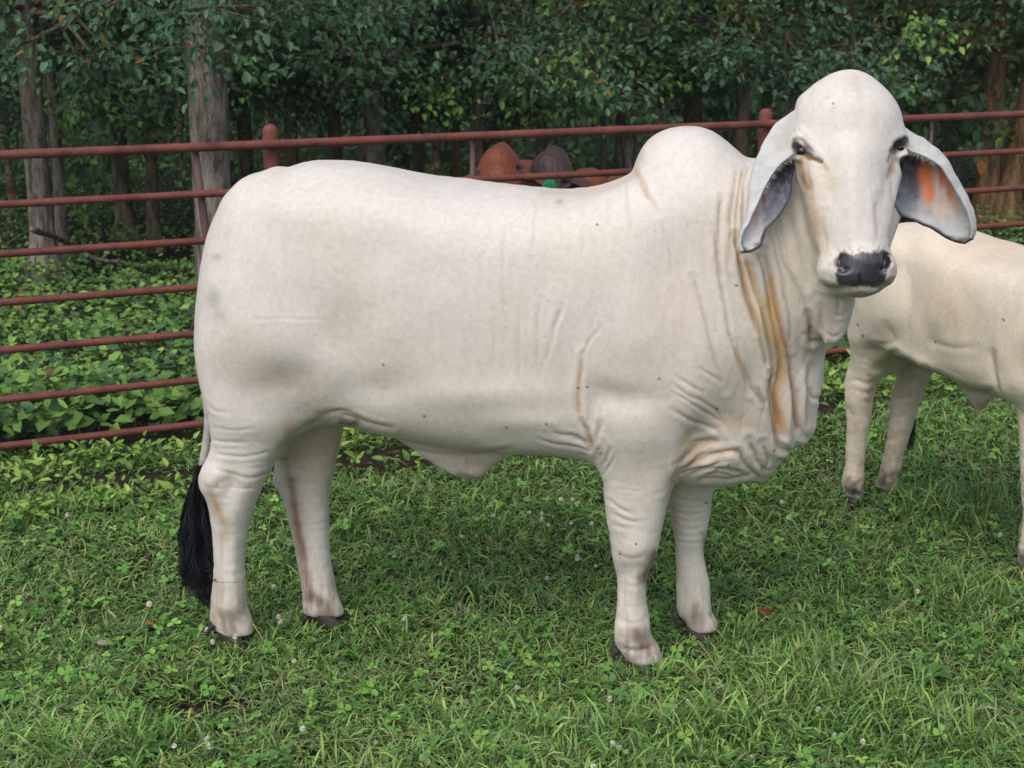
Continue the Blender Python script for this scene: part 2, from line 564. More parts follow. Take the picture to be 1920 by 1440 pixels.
def build_grass():
    N = 400000
    G = scatter(N, 3.25, 9.8)
    fs = fence_side(G)
    d = dirtness(G)
    tuft = np.clip(spots(TUFTS, G), 0, 1.2)
    patch = fbm(G, 0.22, 301)
    keep = (rng.random(N) > d * 1.15) & (rng.random(N) < 0.55 + 0.45 * tuft + 0.3 * patch) & ((fs < 0.25) | (rng.random(N) < 0.25))
    G, tuft, patch, d = G[keep], tuft[keep], patch[keep], d[keep]
    trod = spots([(445, 1195, 0.07, 0.06, 1), (625, 1185, 0.07, 0.06, 1), (1205, 1255, 0.08, 0.06, 1), (1312, 1200, 0.07, 0.06, 1), (1604, 945, 0.07, 0.07, 1), (1664, 930, 0.07, 0.07, 1)], G)
    n = len(G)
    tall = rng.random(n) < (0.02 + 0.40 * tuft)
    ln = np.where(tall, 0.05 + 0.085 * rng.random(n) * (0.5 + tuft), 0.026 + 0.045 * rng.random(n))
    wd = np.where(rng.random(n) < 0.3, 0.0060, 0.0036) * (0.8 + 0.5 * rng.random(n)) * np.where(tall, 1.25, 1)
    az = rng.random(n) * 2 * np.pi
    lean = np.where(tall, 0.15 + 0.45 * rng.random(n), 0.45 + 0.95 * rng.random(n))
    ln = ln * (1 - 0.6 * np.clip(trod, 0, 1))
    curl = np.where(tall, 0.25 + 0.4 * rng.random(n), 0.15 + 0.6 * rng.random(n))
    ci = np.clip((fbm(G, 0.12, 305) * 1.3 - 0.15 + rng.normal(0, 0.25, n)) * 6, 0, 5.99).astype(int)
    C = PAL[ci] * np.array([1.06, 1.09, 1.20]) * (0.60 + 0.58 * rng.random(n))[:, None] * (0.70 + 0.60 * fbm(G, 0.5, 307))[:, None]
    r = rng.random(n)
    dead = r < (0.05 + 0.15 * np.clip(d, 0, 1) + 0.08 * (patch < 0.42))
    C[dead] = np.array([0.16, 0.105, 0.05]) * (0.5 + rng.random(dead.sum()))[:, None]
    lean[dead] = 1.3
    straw = (r > 0.990)
    C[straw] = np.array([0.34, 0.28, 0.12]) * (0.7 + 0.5 * rng.random(straw.sum()))[:, None]
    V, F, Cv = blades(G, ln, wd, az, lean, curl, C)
    tag(new_obj('grass', mesh_np('grass', V, F, Cv), M_GRASS), 'short green pasture grass under the cattle', 'grass', kind='stuff')
    # small round clover and weed leaves among the blades
    N = 11000
    G = scatter(N, 3.25, 8.4)
    m = (rng.random(N) > dirtness(G)) & (rng.random(N) < np.clip(fbm(G, 0.25, 311) * 2.6 - 0.75, 0.08, 1)) & (fence_side(G) < 0.2)
    G = G[m]
    n = len(G)
    z = 0.012 + 0.035 * rng.random(n)
    r = 0.006 + 0.007 * rng.random(n)
    th0 = rng.random(n) * 6.28
    tilt = rng.normal(0, 0.35, (n, 2))
    Vs, Qs, Cs = [], [], []
    col = PAL[rng.integers(0, 4, n)] * np.array([0.8, 1.0, 0.9]) * (0.75 + 0.5 * rng.random(n))[:, None]
    for k in range(3):
        a = th0 + k * 2.094
        loc = np.array([[0, 0], [0.75, -0.75], [1.6, -0.7], [1.9, 0], [1.6, 0.7], [0.75, 0.75]])
        V = np.zeros((n, 6, 3))
        for j, (lx, ly) in enumerate(loc):
            x = (np.cos(a) * lx - np.sin(a) * ly) * r
            y = (np.sin(a) * lx + np.cos(a) * ly) * r
            V[:, j, 0] = G[:, 0] + x
            V[:, j, 1] = G[:, 1] + y
            V[:, j, 2] = z + x * tilt[:, 0] + y * tilt[:, 1] + abs(ly) * r * 0.25
        Vs.append(V.reshape(-1, 3))
        o = np.arange(n)[:, None] * 6 + k * n * 6
        Qs.append(np.concatenate([o + np.array([[0, 1, 2, 3]]), o + np.array([[0, 3, 4, 5]])]))
        Cs.append(np.repeat(col, 6, 0))
    tag(new_obj('clover', mesh_np('clover', np.concatenate(Vs), [np.concatenate(Qs)], np.concatenate(Cs)), M_GRASS), 'small three-leaved clover plants mixed in the grass', 'clover', kind='stuff')
build_grass()

# ---------------------------------------------------------------- leaves
LEAF6 = np.array([[0, 0], [0.30, 0.5], [0.72, 0.36], [1, 0], [0.72, -0.36], [0.30, -0.5]])
HEART = np.array([[0.08, 0], [0.0, 0.42], [0.55, 0.44], [1, 0], [0.55, -0.44], [0.0, -0.42]])

def leaf_cloud(P, size, dirv, nrm, col, shape=LEAF6, asp=0.62, fold=0.22, droop=0.12):
    """folded leaves at P: length size, pointing along dirv, facing nrm"""
    n = len(P)
    dirv = dirv / (np.linalg.norm(dirv, axis=1, keepdims=True) + 1e-9)
    sd = np.cross(nrm, dirv)
    sd /= np.linalg.norm(sd, axis=1, keepdims=True) + 1e-9
    up = np.cross(dirv, sd)
    V = np.empty((n, 6, 3), np.float32)
    for j, (a, b) in enumerate(shape):
        V[:, j] = P + dirv * (a * size)[:, None] + sd * (b * asp * size)[:, None] + up * ((abs(b) * fold * asp * 2 - droop * a * a) * size)[:, None]
    o = np.arange(n)[:, None] * 6
    Q = np.concatenate([o + np.array([[0, 1, 2, 3]]), o + np.array([[0, 3, 4, 5]])])
    return V.reshape(-1, 3), Q, np.repeat(col, 6, 0)

M_LEAF = vc_mat('tree_leaf', 0.50, 0.34, trans=0.22)
M_COVER = vc_mat('undergrowth_leaf', 0.6, 0.22, trans=0.25)

def build_cover():
    """broad-leaved ground cover beyond the fence"""
    N = 110000
    u = rng.random(N)
    Y = 6.3 * (26 / 6.3) ** u
    X = (rng.random(N) * 2 - 1) * (Y * 0.36 + 1.2)
    G = np.stack([X, Y], -1)
    fs = fence_side(G)
    den = fbm(G, 0.6, 401)
    m = (fs > 0.12) & (rng.random(N) < np.clip(den * 2.4 - 0.45, 0.12, 1)) & (rng.random(N) > 0.8 * dirtness(G))
    G, fs = G[m], fs[m]
    n = len(G)
    hgt = 0.03 + 0.30 * fbm(G, 0.45, 403) * rng.random(n) ** 0.6
    size = (0.034 + 0.046 * rng.random(n)) * (0.75 + 0.4 * np.clip(2.2 - fs, 0, 1.6) / 1.6) * np.clip(1.25 - (G[:, 1] - 7) / 10, 0.62, 1.0)
    az = rng.random(n) * 6.283
    d = np.stack([np.cos(az), np.sin(az), rng.normal(-0.15, 0.3, n)], -1)
    nr = np.stack([rng.normal(0, 0.45, n), rng.normal(-0.25, 0.45, n), np.ones(n)], -1)
    base = np.array([[0.095, 0.195, 0.055], [0.150, 0.285, 0.065], [0.205, 0.360, 0.085], [0.080, 0.170, 0.070]])
    ci = np.clip((fbm(G, 0.8, 405) * 1.4 - 0.2 + rng.normal(0, 0.28, n)) * 4, 0, 3.99).astype(int)
    C = base[ci] * (0.7 + 0.6 * rng.random(n))[:, None]
    b = rng.random(n) < 0.02
    C[b] = np.array([0.20, 0.10, 0.04])
    V, Q, Cv = leaf_cloud(np.concatenate([G, hgt[:, None]], -1), size, d, nr, C, HEART, 0.85, 0.15, 0.12)
    tag(new_obj('ground_cover', mesh_np('ground_cover', V, [Q], Cv), M_COVER), 'low broad-leaved plants covering the ground beyond the fence', 'plants', kind='stuff')
    # weeds with narrow leaves at the near foot of the fence
    N = 16000
    t = rng.random(N) * (FLEN + 1.5) - 0.6
    off = -0.02 - rng.random(N) * 0.75
    G = np.stack([FA[0] + FD[0] * t + FN[0] * off, FA[1] + FD[1] * t + FN[1] * off], -1)
    m = (rng.random(N) > dirtness(G) * 1.1) & (rng.random(N) < np.clip(fbm(G, 0.35, 421) * 3 - 0.9, 0.05, 1))
    G = G[m]
    n = len(G)
    az = rng.random(n) * 6.283
    el = rng.random(n) * 1.1
    d = np.stack([np.cos(az) * np.cos(el), np.sin(az) * np.cos(el), np.sin(el)], -1)
    nr = np.stack([rng.normal(0, 0.4, n), rng.normal(-0.2, 0.4, n), np.ones(n)], -1)
    C = PAL[rng.integers(1, 4, n)] * (0.75 + 0.6 * rng.random(n))[:, None]
    V, Q, Cv = leaf_cloud(np.concatenate([G, 0.01 + 0.09 * rng.random((n, 1)) * fbm(G, 0.3, 7)[:, None] * 1.6], -1), 0.022 + 0.035 * rng.random(n), d, nr, C, LEAF6, 0.5, 0.2, 0.2)
    tag(new_obj('weeds', mesh_np('weeds', V, [Q], Cv), M_COVER), 'small bright green weeds along the foot of the pipe fence', 'weeds', kind='stuff')
build_cover()

# ---------------------------------------------------------------- pipe fence
def rust_mat():
    m, nt, N, L, P = new_mat('red_painted_pipe')
    tc = N.new('ShaderNodeTexCoord')
    n1 = N.new('ShaderNodeTexNoise'); n1.inputs['Scale'].default_value = 7; n1.inputs['Detail'].default_value = 8; n1.inputs['Roughness'].default_value = 0.7
    n2 = N.new('ShaderNodeTexNoise'); n2.inputs['Scale'].default_value = 90; n2.inputs['Detail'].default_value = 4
    L.new(tc.outputs['Object'], n1.inputs['Vector']); L.new(tc.outputs['Object'], n2.inputs['Vector'])
    r = N.new('ShaderNodeValToRGB')
    e = r.color_ramp.elements
    e[0].position = 0.3; e[0].color = (0.085, 0.030, 0.026, 1)
    e[1].position = 0.7; e[1].color = (0.215, 0.065, 0.050, 1)
    x = e.new(0.5); x.color = (0.160, 0.050, 0.041, 1)
    L.new(n1.outputs['Fac'], r.inputs[0])
    mx = N.new('ShaderNodeMix'); mx.data_type = 'RGBA'; mx.blend_type = 'OVERLAY'; mx.inputs['Factor'].default_value = 0.5
    L.new(r.outputs[0], mx.inputs[6]); L.new(n2.outputs['Fac'], mx.inputs[7])
    L.new(mx.outputs[2], P.inputs['Base Color'])
    P.inputs['Roughness'].default_value = 0.62
    P.inputs['Specular IOR Level'].default_value = 0.3
    b = N.new('ShaderNodeBump'); b.inputs['Strength'].default_value = 0.5; b.inputs['Distance'].default_value = 0.003
    L.new(n2.outputs['Fac'], b.inputs['Height']); L.new(b.outputs[0], P.inputs['Normal'])
    return m
M_PIPE = rust_mat()
M_STAY, _, _N, _L, _P = new_mat('weathered_stay')
_P.inputs['Base Color'].default_value = (0.12, 0.070, 0.070, 1); _P.inputs['Roughness'].default_value = 0.7

def fence_pt(px, z, py=None):
    """point on the fence line seen in picture column px"""
    # intersect the vertical plane of the fence with the column's ray at mid height
    d = ray(px, 400.0)
    t = ((FA - CAM) @ FN) / (d @ FN)
    P = CAM + d * t
    return np.array([P[0], P[1], z])

def build_fence():
    root_l = np.array([FA[0], FA[1], 0.0])
    root = empty('pipe_fence', root_l)
    tag(root, 'rust-red steel pipe fence of seven rails between the cattle and the woods', 'fence')
    A = FA - FD * 4.5
    B = FB + FD * 5.0
    for k in range(7):
        z = 1.30 - 0.2 * k
        n = 60
        t = np.linspace(0, 1, n)[:, None]
        P = A * (1 - t) + B * t
        P[:, 2] = z + (vnoise(P[:, :2], 1.7, 500 + k) - 0.5) * 0.012
        P[:, :2] += FN[:2] * ((vnoise(P[:, :2], 2.1, 510 + k) - 0.5) * 0.012)[:, None]
        V, F = tube(P, 0.0195 if k == 0 else 0.0160, 14)
        new_obj('rail', mesh_np('rail', V - root_l, F, None, True), M_PIPE, root)
    for px, topy in ((-420, None), (519, 232), (1440, 203), (2300, None)):
        p = fence_pt(px, 0) + FN * 0.053
        zt = 1.40
        if topy is not None:
            d = ray(px, topy)
            zt = CAMZ + d[2] * (p[1] / d[1])
        zz = np.concatenate([[-0.2, 0.3, 0.8, zt - 0.034], zt - 0.034 + 0.034 * np.sin(np.linspace(0.25, 1.5, 6))])
        rr = np.concatenate([[0.034] * 4, 0.034 * np.cos(np.linspace(0.25, 1.5, 6))])
        P = np.stack([np.full(len(zz), p[0]), np.full(len(zz), p[1]), zz], -1)
        V, F = tube(P, rr, 20)
        new_obj('post', mesh_np('post', V - root_l, F, None, True), M_PIPE, root)
    for (x0, y0, x1, y1, w) in ((374, 290, 396, 500, 0.017), (893, 268, 889, 420, 0.012), (1746, 226, 1742, 400, 0.009)):
        a = fence_pt(x0, 1.30) + FN * 0.034
        b = fence_pt(x1, 0.72) + FN * 0.034
        dd = (b - a) / (a[2] - b[2])
        b2 = a + dd * 1.30
        V, F = tube(np.array([a, (a + b) / 2, b, b2]), w, 10)
        new_obj('stay', mesh_np('stay', V - root_l, F, None, True), M_STAY, root)
build_fence()

# ---------------------------------------------------------------- woods
def bark_mat(name, dark, light, moss=0.2):
    m, nt, N, L, P = new_mat(name)
    tc = N.new('ShaderNodeTexCoord')
    mp = N.new('ShaderNodeMapping'); mp.inputs['Scale'].default_value = (22, 22, 5)
    n1 = N.new('ShaderNodeTexNoise'); n1.inputs['Scale'].default_value = 1.0; n1.inputs['Detail'].default_value = 7; n1.inputs['Roughness'].default_value = 0.7
    L.new(tc.outputs['Object'], mp.inputs[0]); L.new(mp.outputs[0], n1.inputs['Vector'])
    n2 = N.new('ShaderNodeTexNoise'); n2.inputs['Scale'].default_value = 5; n2.inputs['Detail'].default_value = 4
    L.new(tc.outputs['Object'], n2.inputs['Vector'])
    r = N.new('ShaderNodeValToRGB')
    e = r.color_ramp.elements
    e[0].position = 0.40; e[0].color = (*dark, 1)
    e[1].position = 0.58; e[1].color = (*light, 1)
    L.new(n1.outputs['Fac'], r.inputs[0])
    mr = N.new('ShaderNodeMapRange'); mr.inputs['From Min'].default_value = 0.5; mr.inputs['From Max'].default_value = 0.72; mr.inputs['To Max'].default_value = moss * 2
    L.new(n2.outputs['Fac'], mr.inputs['Value'])
    mx = N.new('ShaderNodeMix'); mx.data_type = 'RGBA'
    L.new(mr.outputs[0], mx.inputs['Factor']); L.new(r.outputs[0], mx.inputs[6]); mx.inputs[7].default_value = (0.05, 0.065, 0.03, 1)
    L.new(mx.outputs[2], P.inputs['Base Color'])
    P.inputs['Roughness'].default_value = 0.9
    P.inputs['Specular IOR Level'].default_value = 0.15
    b = N.new('ShaderNodeBump'); b.inputs['Strength'].default_value = 0.9; b.inputs['Distance'].default_value = 0.02
    L.new(n1.outputs['Fac'], b.inputs['Height']); L.new(b.outputs[0], P.inputs['Normal'])
    return m
M_BARK = bark_mat('grey_bark', (0.075, 0.062, 0.054), (0.30, 0.255, 0.225), 0.25)
M_BARKD = bark_mat('brown_bark', (0.055, 0.042, 0.032), (0.22, 0.165, 0.12), 0.25)
M_BARKSUN = bark_mat('sun_tinted_bark', (0.10, 0.06, 0.03), (0.34, 0.20, 0.10), 0.1)  # warm sunlight on these trunks is put into the bark colour

LEAFPAL = {'dark': np.array([[0.046, 0.104, 0.055], [0.060, 0.136, 0.068], [0.080, 0.165, 0.078], [0.105, 0.205, 0.090]]),
           'olive': np.array([[0.066, 0.115, 0.036], [0.105, 0.155, 0.044], [0.170, 0.200, 0.055], [0.270, 0.225, 0.070]]),  # yellowish tones, also stand in for warm light on the leaves
           'bright': np.array([[0.085, 0.185, 0.052], [0.135, 0.270, 0.065], [0.200, 0.360, 0.080], [0.07, 0.16, 0.06]])}
for _k in LEAFPAL:
    LEAFPAL[_k] = LEAFPAL[_k] * 1.12

def spray_leaves(c, R, nleaf, size, r, pal, out):
    """leaves on drooping twigs about c; the twigs run outward from the trunk side"""
    nt_ = max(3, nleaf // 9)
    tw_az = r.random(nt_) * 6.283
    dirs = np.stack([np.cos(tw_az), np.sin(tw_az), r.normal(-0.25, 0.25, nt_)], -1) + out * 0.7
    dirs /= np.linalg.norm(dirs, axis=1, keepdims=True)
    k = r.integers(0, nt_, nleaf)
    t = r.random(nleaf) ** 0.7
    P = c + dirs[k] * (t * R)[:, None] * np.array([1, 1, 0.8]) + r.normal(0, 0.035 + R * 0.06, (nleaf, 3))
    P[:, 2] -= 0.25 * R * t * t
    d = dirs[k] * 0.5 + r.normal(0, 0.55, (nleaf, 3)) + np.array([0, 0, -0.35])
    nr = np.stack([r.normal(0, 0.45, nleaf), r.normal(-0.35, 0.45, nleaf), np.ones(nleaf)], -1)
    sz = size * (0.6 + 0.7 * r.random(nleaf))
    tone = r.normal(0, 0.5)
    ci = np.clip(1.4 + tone + r.normal(0, 0.8, nleaf), 0, 3.99).astype(int)
    C = pal[ci] * (0.75 + 0.5 * r.random(nleaf))[:, None]
    b = (r.random(nleaf) < 0.006) & (size < 0.15)
    C[b] = np.array([0.28, 0.13, 0.04])
    return P, sz, d, nr, C, [(c, c + dirs[q] * R) for q in range(nt_)]

def tree(name, px, by, wpx, label, group=None, top_px=None, zlow=1.3, crown=1.5, nlow=22, nup=5, pal='dark', bark=None, leaf=0.056, H=7.5, seed=0, per=135, dy=0.0, flare=1.9, cat='tree'):
    r = np.random.default_rng(1000 + seed)
    b = ground_at(px, by)
    Y = b[1]
    rad = wpx / 2 * (Y / 1.0) / FPX
    tx = 0.0
    if top_px is not None:                       # lean: picture column of the trunk at 1.9 m height
        tx = (top_px - px) / FPX * Y / 1.8
    root = empty(name, (b[0], b[1], 0))
    tag(root, label, cat, group)
    zz = np.concatenate([[-0.1, 0.0, 0.06, 0.14, 0.25, 0.4], np.linspace(0.6, H, 34)])
    wob = (np.stack([vnoise(np.stack([zz, zz * 0 + seed * 3.7], -1), 1.6, 5), vnoise(np.stack([zz, zz * 0 + seed * 5.1], -1), 1.6, 6)], -1) - 0.5) * 0.08
    wob -= wob[1]
    X = tx * zz + wob[:, 0]
    Yy = wob[:, 1]
    R = rad * (1.06 - 0.09 * zz / 1.0 * 0.6)
    R = np.maximum(R, rad * 0.25) * (1 + (flare - 1) * np.exp(-np.maximum(zz, 0) / 0.12))
    path = np.stack([X, Yy, zz], -1)
    V, F = tube(path, R, 22)
    ctr = np.repeat(path, 22, 0)
    dd = V[:len(ctr)] - ctr
    nz = fbm((V[:len(ctr)] + [seed, 0, 0]) * [1, 1, 0.4], 0.09, 71 + seed) - 0.5
    th = np.arctan2(dd[:, 1], dd[:, 0])
    zf = np.maximum(V[:len(ctr), 2], 0)
    lobes = 1 + 0.30 * np.sin(th * 4 + seed) * np.exp(-zf / 0.15)
    V[:len(ctr)] = ctr + dd * ((1 + 0.30 * nz) * lobes)[:, None]
    new_obj('trunk', mesh_np('trunk', V, F, None, True), bark or M_BARK, root)
    Ps = []
    tw = []
    def centre(z, lo):
        a = r.random() * 6.283
        q = crown * (math.sqrt(r.random()) * 0.92 + 0.08) * (1.0 if lo else min(1.0, 0.55 + (H - z) / H))
        return np.array([tx * z + math.cos(a) * q, math.sin(a) * q, z]), np.array([math.cos(a), math.sin(a), 0])
    for k in range(nlow):
        z = zlow + (2.75 - zlow) * r.random() ** 1.15
        c, out = centre(z, True)
        pk = pal if r.random() < 0.82 else ('bright' if r.random() < 0.6 else 'olive')
        Ps.append(spray_leaves(c, 0.42, per, leaf, r, LEAFPAL[pk], out))
        tw.append((c, out))
    for k in range(nup):
        z = 3.4 + (H + 0.6 - 3.4) * r.random()
        c, out = centre(z, False)
        Ps.append(spray_leaves(c, 0.75, 30, 0.27, r, LEAFPAL[pal], out))
    if Ps:
        V, Q, Cv = leaf_cloud(*[np.concatenate([p[i] for p in Ps]) for i in range(5)])
        cr = new_obj('crown', mesh_np('crown', V, [Q], Cv), M_LEAF, root)
    parts = []
    for c, out in tw[:26]:
        z0 = min(max(c[2] + 0.25, 0.9), H)
        s0 = np.array([tx * z0, 0, z0])
        mid = (s0 + c) / 2 + [0, 0, 0.12]
        parts.append(tube(smoothpoly([s0, mid, c, c + out * 0.3 - [0, 0, 0.08]], 3, False), np.linspace(rad * 0.22 + 0.006, 0.004, 10), 5))
    for p in Ps[:nlow]:
        for a, bq in p[5][:5]:
            parts.append(tube(np.array([a, (a + bq) / 2, bq]), [0.004, 0.003, 0.0015], 4))
    if parts:
        V, F, _ = join(parts)
        o = new_obj('branches', mesh_np('branches', V, F, None, True), M_BARKD, root)
    return root

TG = 'trees standing in the woods beyond the fence'
tree('tree', 86, 522, 42, 'slim grey-barked tree nearest the left edge beyond the fence', TG, 84, zlow=1.55, crown=1.2, seed=1, nlow=26)
tree('tree', 120, 500, 21, 'thinner tree growing close behind the slim grey trunk at far left', TG, 116, zlow=1.35, crown=1.2, seed=2, nlow=22)
tree('tree', 411, 592, 72, 'thick pale grey tree trunk close behind the fence left of the rump', TG, 417, zlow=1.62, crown=1.1, seed=3, flare=1.5, nlow=36)
tree('tree', 466, 452, 27, 'brownish trunk just right of the thick pale grey one', TG, 458, zlow=1.50, crown=1.3, seed=4, bark=M_BARKD)
tree('tree', 238, 446, 30, 'short dark trunk seen between the two left grey trees', TG, 240, zlow=1.05, crown=1.6, seed=5, bark=M_BARKD, nlow=34)
tree('tree', 716, 470, 40, 'straight brown trunk above the middle of the bull\'s back', TG, 717, zlow=1.55, crown=1.3, seed=6, nlow=30)
tree('tree', 790, 430, 22, 'narrow dark trunk right of the straight brown one', TG, 783, zlow=1.32, crown=1.3, seed=7, bark=M_BARKD, nlow=34)
tree('tree', 857, 430, 14, 'thin trunk with orange-lit bark left of the red cow', TG, 858, zlow=1.15, crown=1.2, seed=8, bark=M_BARKSUN, nlow=34)
tree('tree', 1192, 450, 30, 'leaning trunk just left of the white hump', TG, 1165, zlow=1.30, crown=1.4, seed=9, nlow=34)
tree('tree', 1156, 430, 17, 'thin yellowish trunk leaning beside the one at the hump', TG, 1172, zlow=1.15, crown=1.2, seed=10, nlow=28)
tree('tree', 1130, 430, 11, 'pencil-thin pale sapling between red cow and hump', TG, 1128, zlow=1.15, crown=1.0, seed=11, nlow=26)
tree('tree', 1297, 430, 34, 'dark trunk standing above the white hump', TG, 1293, zlow=1.42, crown=1.4, seed=12, bark=M_BARKD, nlow=34)
tree('tree', 1848, 412, 42, 'furrowed brown tree seen over the ear at far right', TG, 1840, zlow=1.95, crown=0.9, seed=13, bark=M_BARKSUN, nlow=14, nup=5)
tree('tree', 1882, 415, 40, 'tree leaning right at the right edge of the picture', TG, 1935, zlow=1.9, crown=1.0, seed=14, bark=M_BARKSUN, nlow=14)
tree('tree', 1778, 360, 30, 'dim dark trunk left of the furrowed brown tree', TG, 1772, zlow=1.35, crown=1.0, seed=15, bark=M_BARKD, pal='olive', leaf=0.075, nlow=26)
tree('tree', 1560, 440, 36, 'leafy tree hanging its branches over the bull\'s head', TG, 1560, zlow=1.25, crown=1.5, seed=16, bark=M_BARKD, nlow=44)
tree('tree', 1385, 455, 26, 'broad-leaved tree behind the gap between hump and head', TG, 1385, zlow=1.35, crown=1.4, seed=17, bark=M_BARKD, nlow=40)
tree('tree', 1010, 450, 20, 'broad-leaved tree hanging low above the two red cows', TG, 1010, zlow=1.22, crown=1.5, seed=18, bark=M_BARKD, nlow=44, pal='bright')
tree('tree', 905, 470, 16, 'leafy young tree with dense drooping sprays over the fence', TG, 905, zlow=1.28, crown=1.4, seed=19, bark=M_BARKD, nlow=44)
tree('tree', 640, 460, 26, 'bushy tree with low foliage above the bull\'s loin', TG, 640, zlow=1.32, crown=0.9, seed=20, bark=M_BARKD, nlow=44)
tree('tree', 555, 470, 24, 'dark leafy tree behind the red fence post', TG, 555, zlow=1.35, crown=1.4, seed=21, bark=M_BARKD, nlow=34)
tree('tree', 290, 470, 22, 'dark leafy tree filling the gap between the grey trunks', TG, 300, zlow=1.15, crown=1.3, seed=22, bark=M_BARKD, nlow=38)
tree('tree', -60, 480, 40, 'leafy tree at the left edge reaching into the frame', TG, -60, zlow=1.25, crown=1.5, seed=23, bark=M_BARKD, nlow=34)
tree('tree', 1700, 400, 22, 'small tree with leaves coloured as yellow-lit between head and brown trunk', TG, 1710, zlow=1.25, crown=1.0, seed=24, bark=M_BARKD, nlow=34, pal='olive', leaf=0.08)
tree('tree', 2050, 430, 44, 'tree just beyond the right edge of the view', TG, 2050, zlow=1.9, crown=1.6, seed=25, bark=M_BARKD, nlow=26)

def far_leaves():
    r = np.random.default_rng(77)
    # undergrowth between and behind the trunks
    Ps = []
    for k in range(1000):
        Y = 13.5 + 16 * r.random() ** 1.2
        X = (r.random() * 2 - 1) * (Y * 0.36 + 1.5)
        z = 0.1 + 2.6 * r.random() ** 1.1
        pal = 'dark' if r.random() < 0.72 else ('olive' if r.random() < 0.6 else 'bright')
        Ps.append(spray_leaves(np.array([X, Y, z]), 0.55, 34, 0.07 + 0.003 * Y, r, LEAFPAL[pal], np.array([0, -0.4, 0])))
    V, Q, Cv = leaf_cloud(*[np.concatenate([p[i] for p in Ps]) for i in range(5)])
    tag(new_obj('undergrowth', mesh_np('undergrowth', V, [Q], Cv), M_COVER), 'dim tangled undergrowth deep between the trees', 'undergrowth', kind='stuff')
    # the far wood that closes the view, and the canopy roof over the woods
    n = 26000
    Y = 30 + 26 * r.random(n)
    X = (r.random(n) * 2 - 1) * (Y * 0.42 + 4)
    P = np.stack([X, Y, 9.0 * r.random(n) ** 1.1], -1)
    n2 = 600
    Y2 = 11.5 + 40 * r.random(n2)
    X2 = (r.random(n2) * 2 - 1) * (Y2 * 0.42 + 6)
    P2 = np.stack([X2, Y2, 6.0 + 3.5 * r.random(n2)], -1)
    P = np.concatenate([P, P2]); n = n + n2
    C = LEAFPAL['dark'][r.integers(0, 4, n)] * (0.7 + 0.6 * r.random(n))[:, None]
    nr = np.stack([r.normal(0, 0.6, n), r.normal(-0.4, 0.6, n), np.ones(n)], -1)
    V, Q, Cv = leaf_cloud(P, 0.45 + 0.35 * r.random(n), r.normal(0, 1, (n, 3)) * [1, 1, 0.5], nr, C)
    tag(new_obj('far_wood', mesh_np('far_wood', V, [Q], Cv), M_LEAF), 'mass of leaves closing off the woods behind the trunks', 'wood', kind='stuff')
far_leaves()

TK = 'thin trunks deep in the woods'
NEAR = ['at the far left edge of the picture', 'right of the two left grey trees', 'left of the thick pale trunk', 'behind the red fence post', 'right of the red fence post', 'left of the straight brown trunk', 'right of the straight brown trunk', 'above the orange-red cow', 'above the dark brown cow head', 'behind the top of the white hump', 'behind the right fence post', 'just right of the white bull\'s poll', 'left of the grey stay at far right', 'left of the furrowed brown tree']
for k, (px, by, w) in enumerate([(30, 400, 14), (170, 330, 12), (340, 340, 12), (520, 330, 14), (600, 300, 12), (680, 330, 9), (820, 340, 16), (960, 300, 12), (1090, 320, 12), (1240, 300, 14), (1470, 300, 14), (1660, 290, 12), (1735, 300, 12), (1815, 280, 10)]):
    tree('sapling', px, by, w, 'thin trunk deep in the woods ' + NEAR[k], TK, px + (k % 3 - 1) * 14, crown=1.2, nlow=0, nup=6, bark=M_BARKD, seed=40 + k, H=6, cat='sapling')

def haze_box():
    x0, x1, y0, y1, z0, z1 = -230.0, 230.0, -150.0, 430.0, -1.4, 14.0
    V = [(x, y, z) for x in (x0, x1) for y in (y0, y1) for z in (z0, z1)]
    F = [[0, 1, 3, 2], [4, 6, 7, 5], [0, 4, 5, 1], [2, 3, 7, 6], [0, 2, 6, 4], [1, 5, 7, 3]]
    m = bpy.data.materials.new('evening_haze'); m.use_nodes = True
    nt = m.node_tree
    nt.nodes.remove(nt.nodes['Principled BSDF'])
    pv = nt.nodes.new('ShaderNodeVolumePrincipled')
    pv.inputs['Color'].default_value = (0.86, 0.93, 0.95, 1)
    pv.inputs['Density'].default_value = 0.0009
    nt.links.new(pv.outputs[0], nt.nodes['Material Output'].inputs['Volume'])
    tag(new_obj('haze', mesh_np('haze', V, [np.array(F)]), m), 'thin evening haze hanging in the air of the woods', 'haze', kind='stuff')
haze_box()

# ---------------------------------------------------------------- cattle: frames and traced outlines
YAW = math.radians(8)
BO = np.array([-0.1, 4.50, 0.0])
BU = np.array([math.cos(YAW), -math.sin(YAW), 0.0])
BN = np.array([math.sin(YAW), math.cos(YAW), 0.0])
BZ = np.array([0.0, 0.0, 1.0])

def loc2w(L):
    L = np.asarray(L, float)
    return BO + L[..., :1] * BU + L[..., 1:2] * BN + L[..., 2:3] * BZ

def w2loc(P):
    Q = np.asarray(P, float) - BO
    return np.stack([Q @ BU, Q @ BN, Q[..., 2]], -1)

def px2loc(px, py, s=0.0):
    d = ray(px, py)
    t = ((BO - CAM) @ BN + s) / (d @ BN)
    return w2loc(CAM + d * np.asarray(t)[..., None])

def uz(pts, s=0.0):
    """traced outline (photo pixels) -> (u,z) in the animal's mid plane shifted sideways by s (number or function of pixel row)"""
    P = np.asarray(pts, float)
    ss = s(P[:, 1]) if callable(s) else np.full(len(P), s)
    L = px2loc(P[:, 0], P[:, 1], ss)
    return L[:, [0, 2]]

HG = 0.0046
US = np.arange(-1.10, 1.30, HG)
ZS = np.arange(-0.03, 1.80, HG)

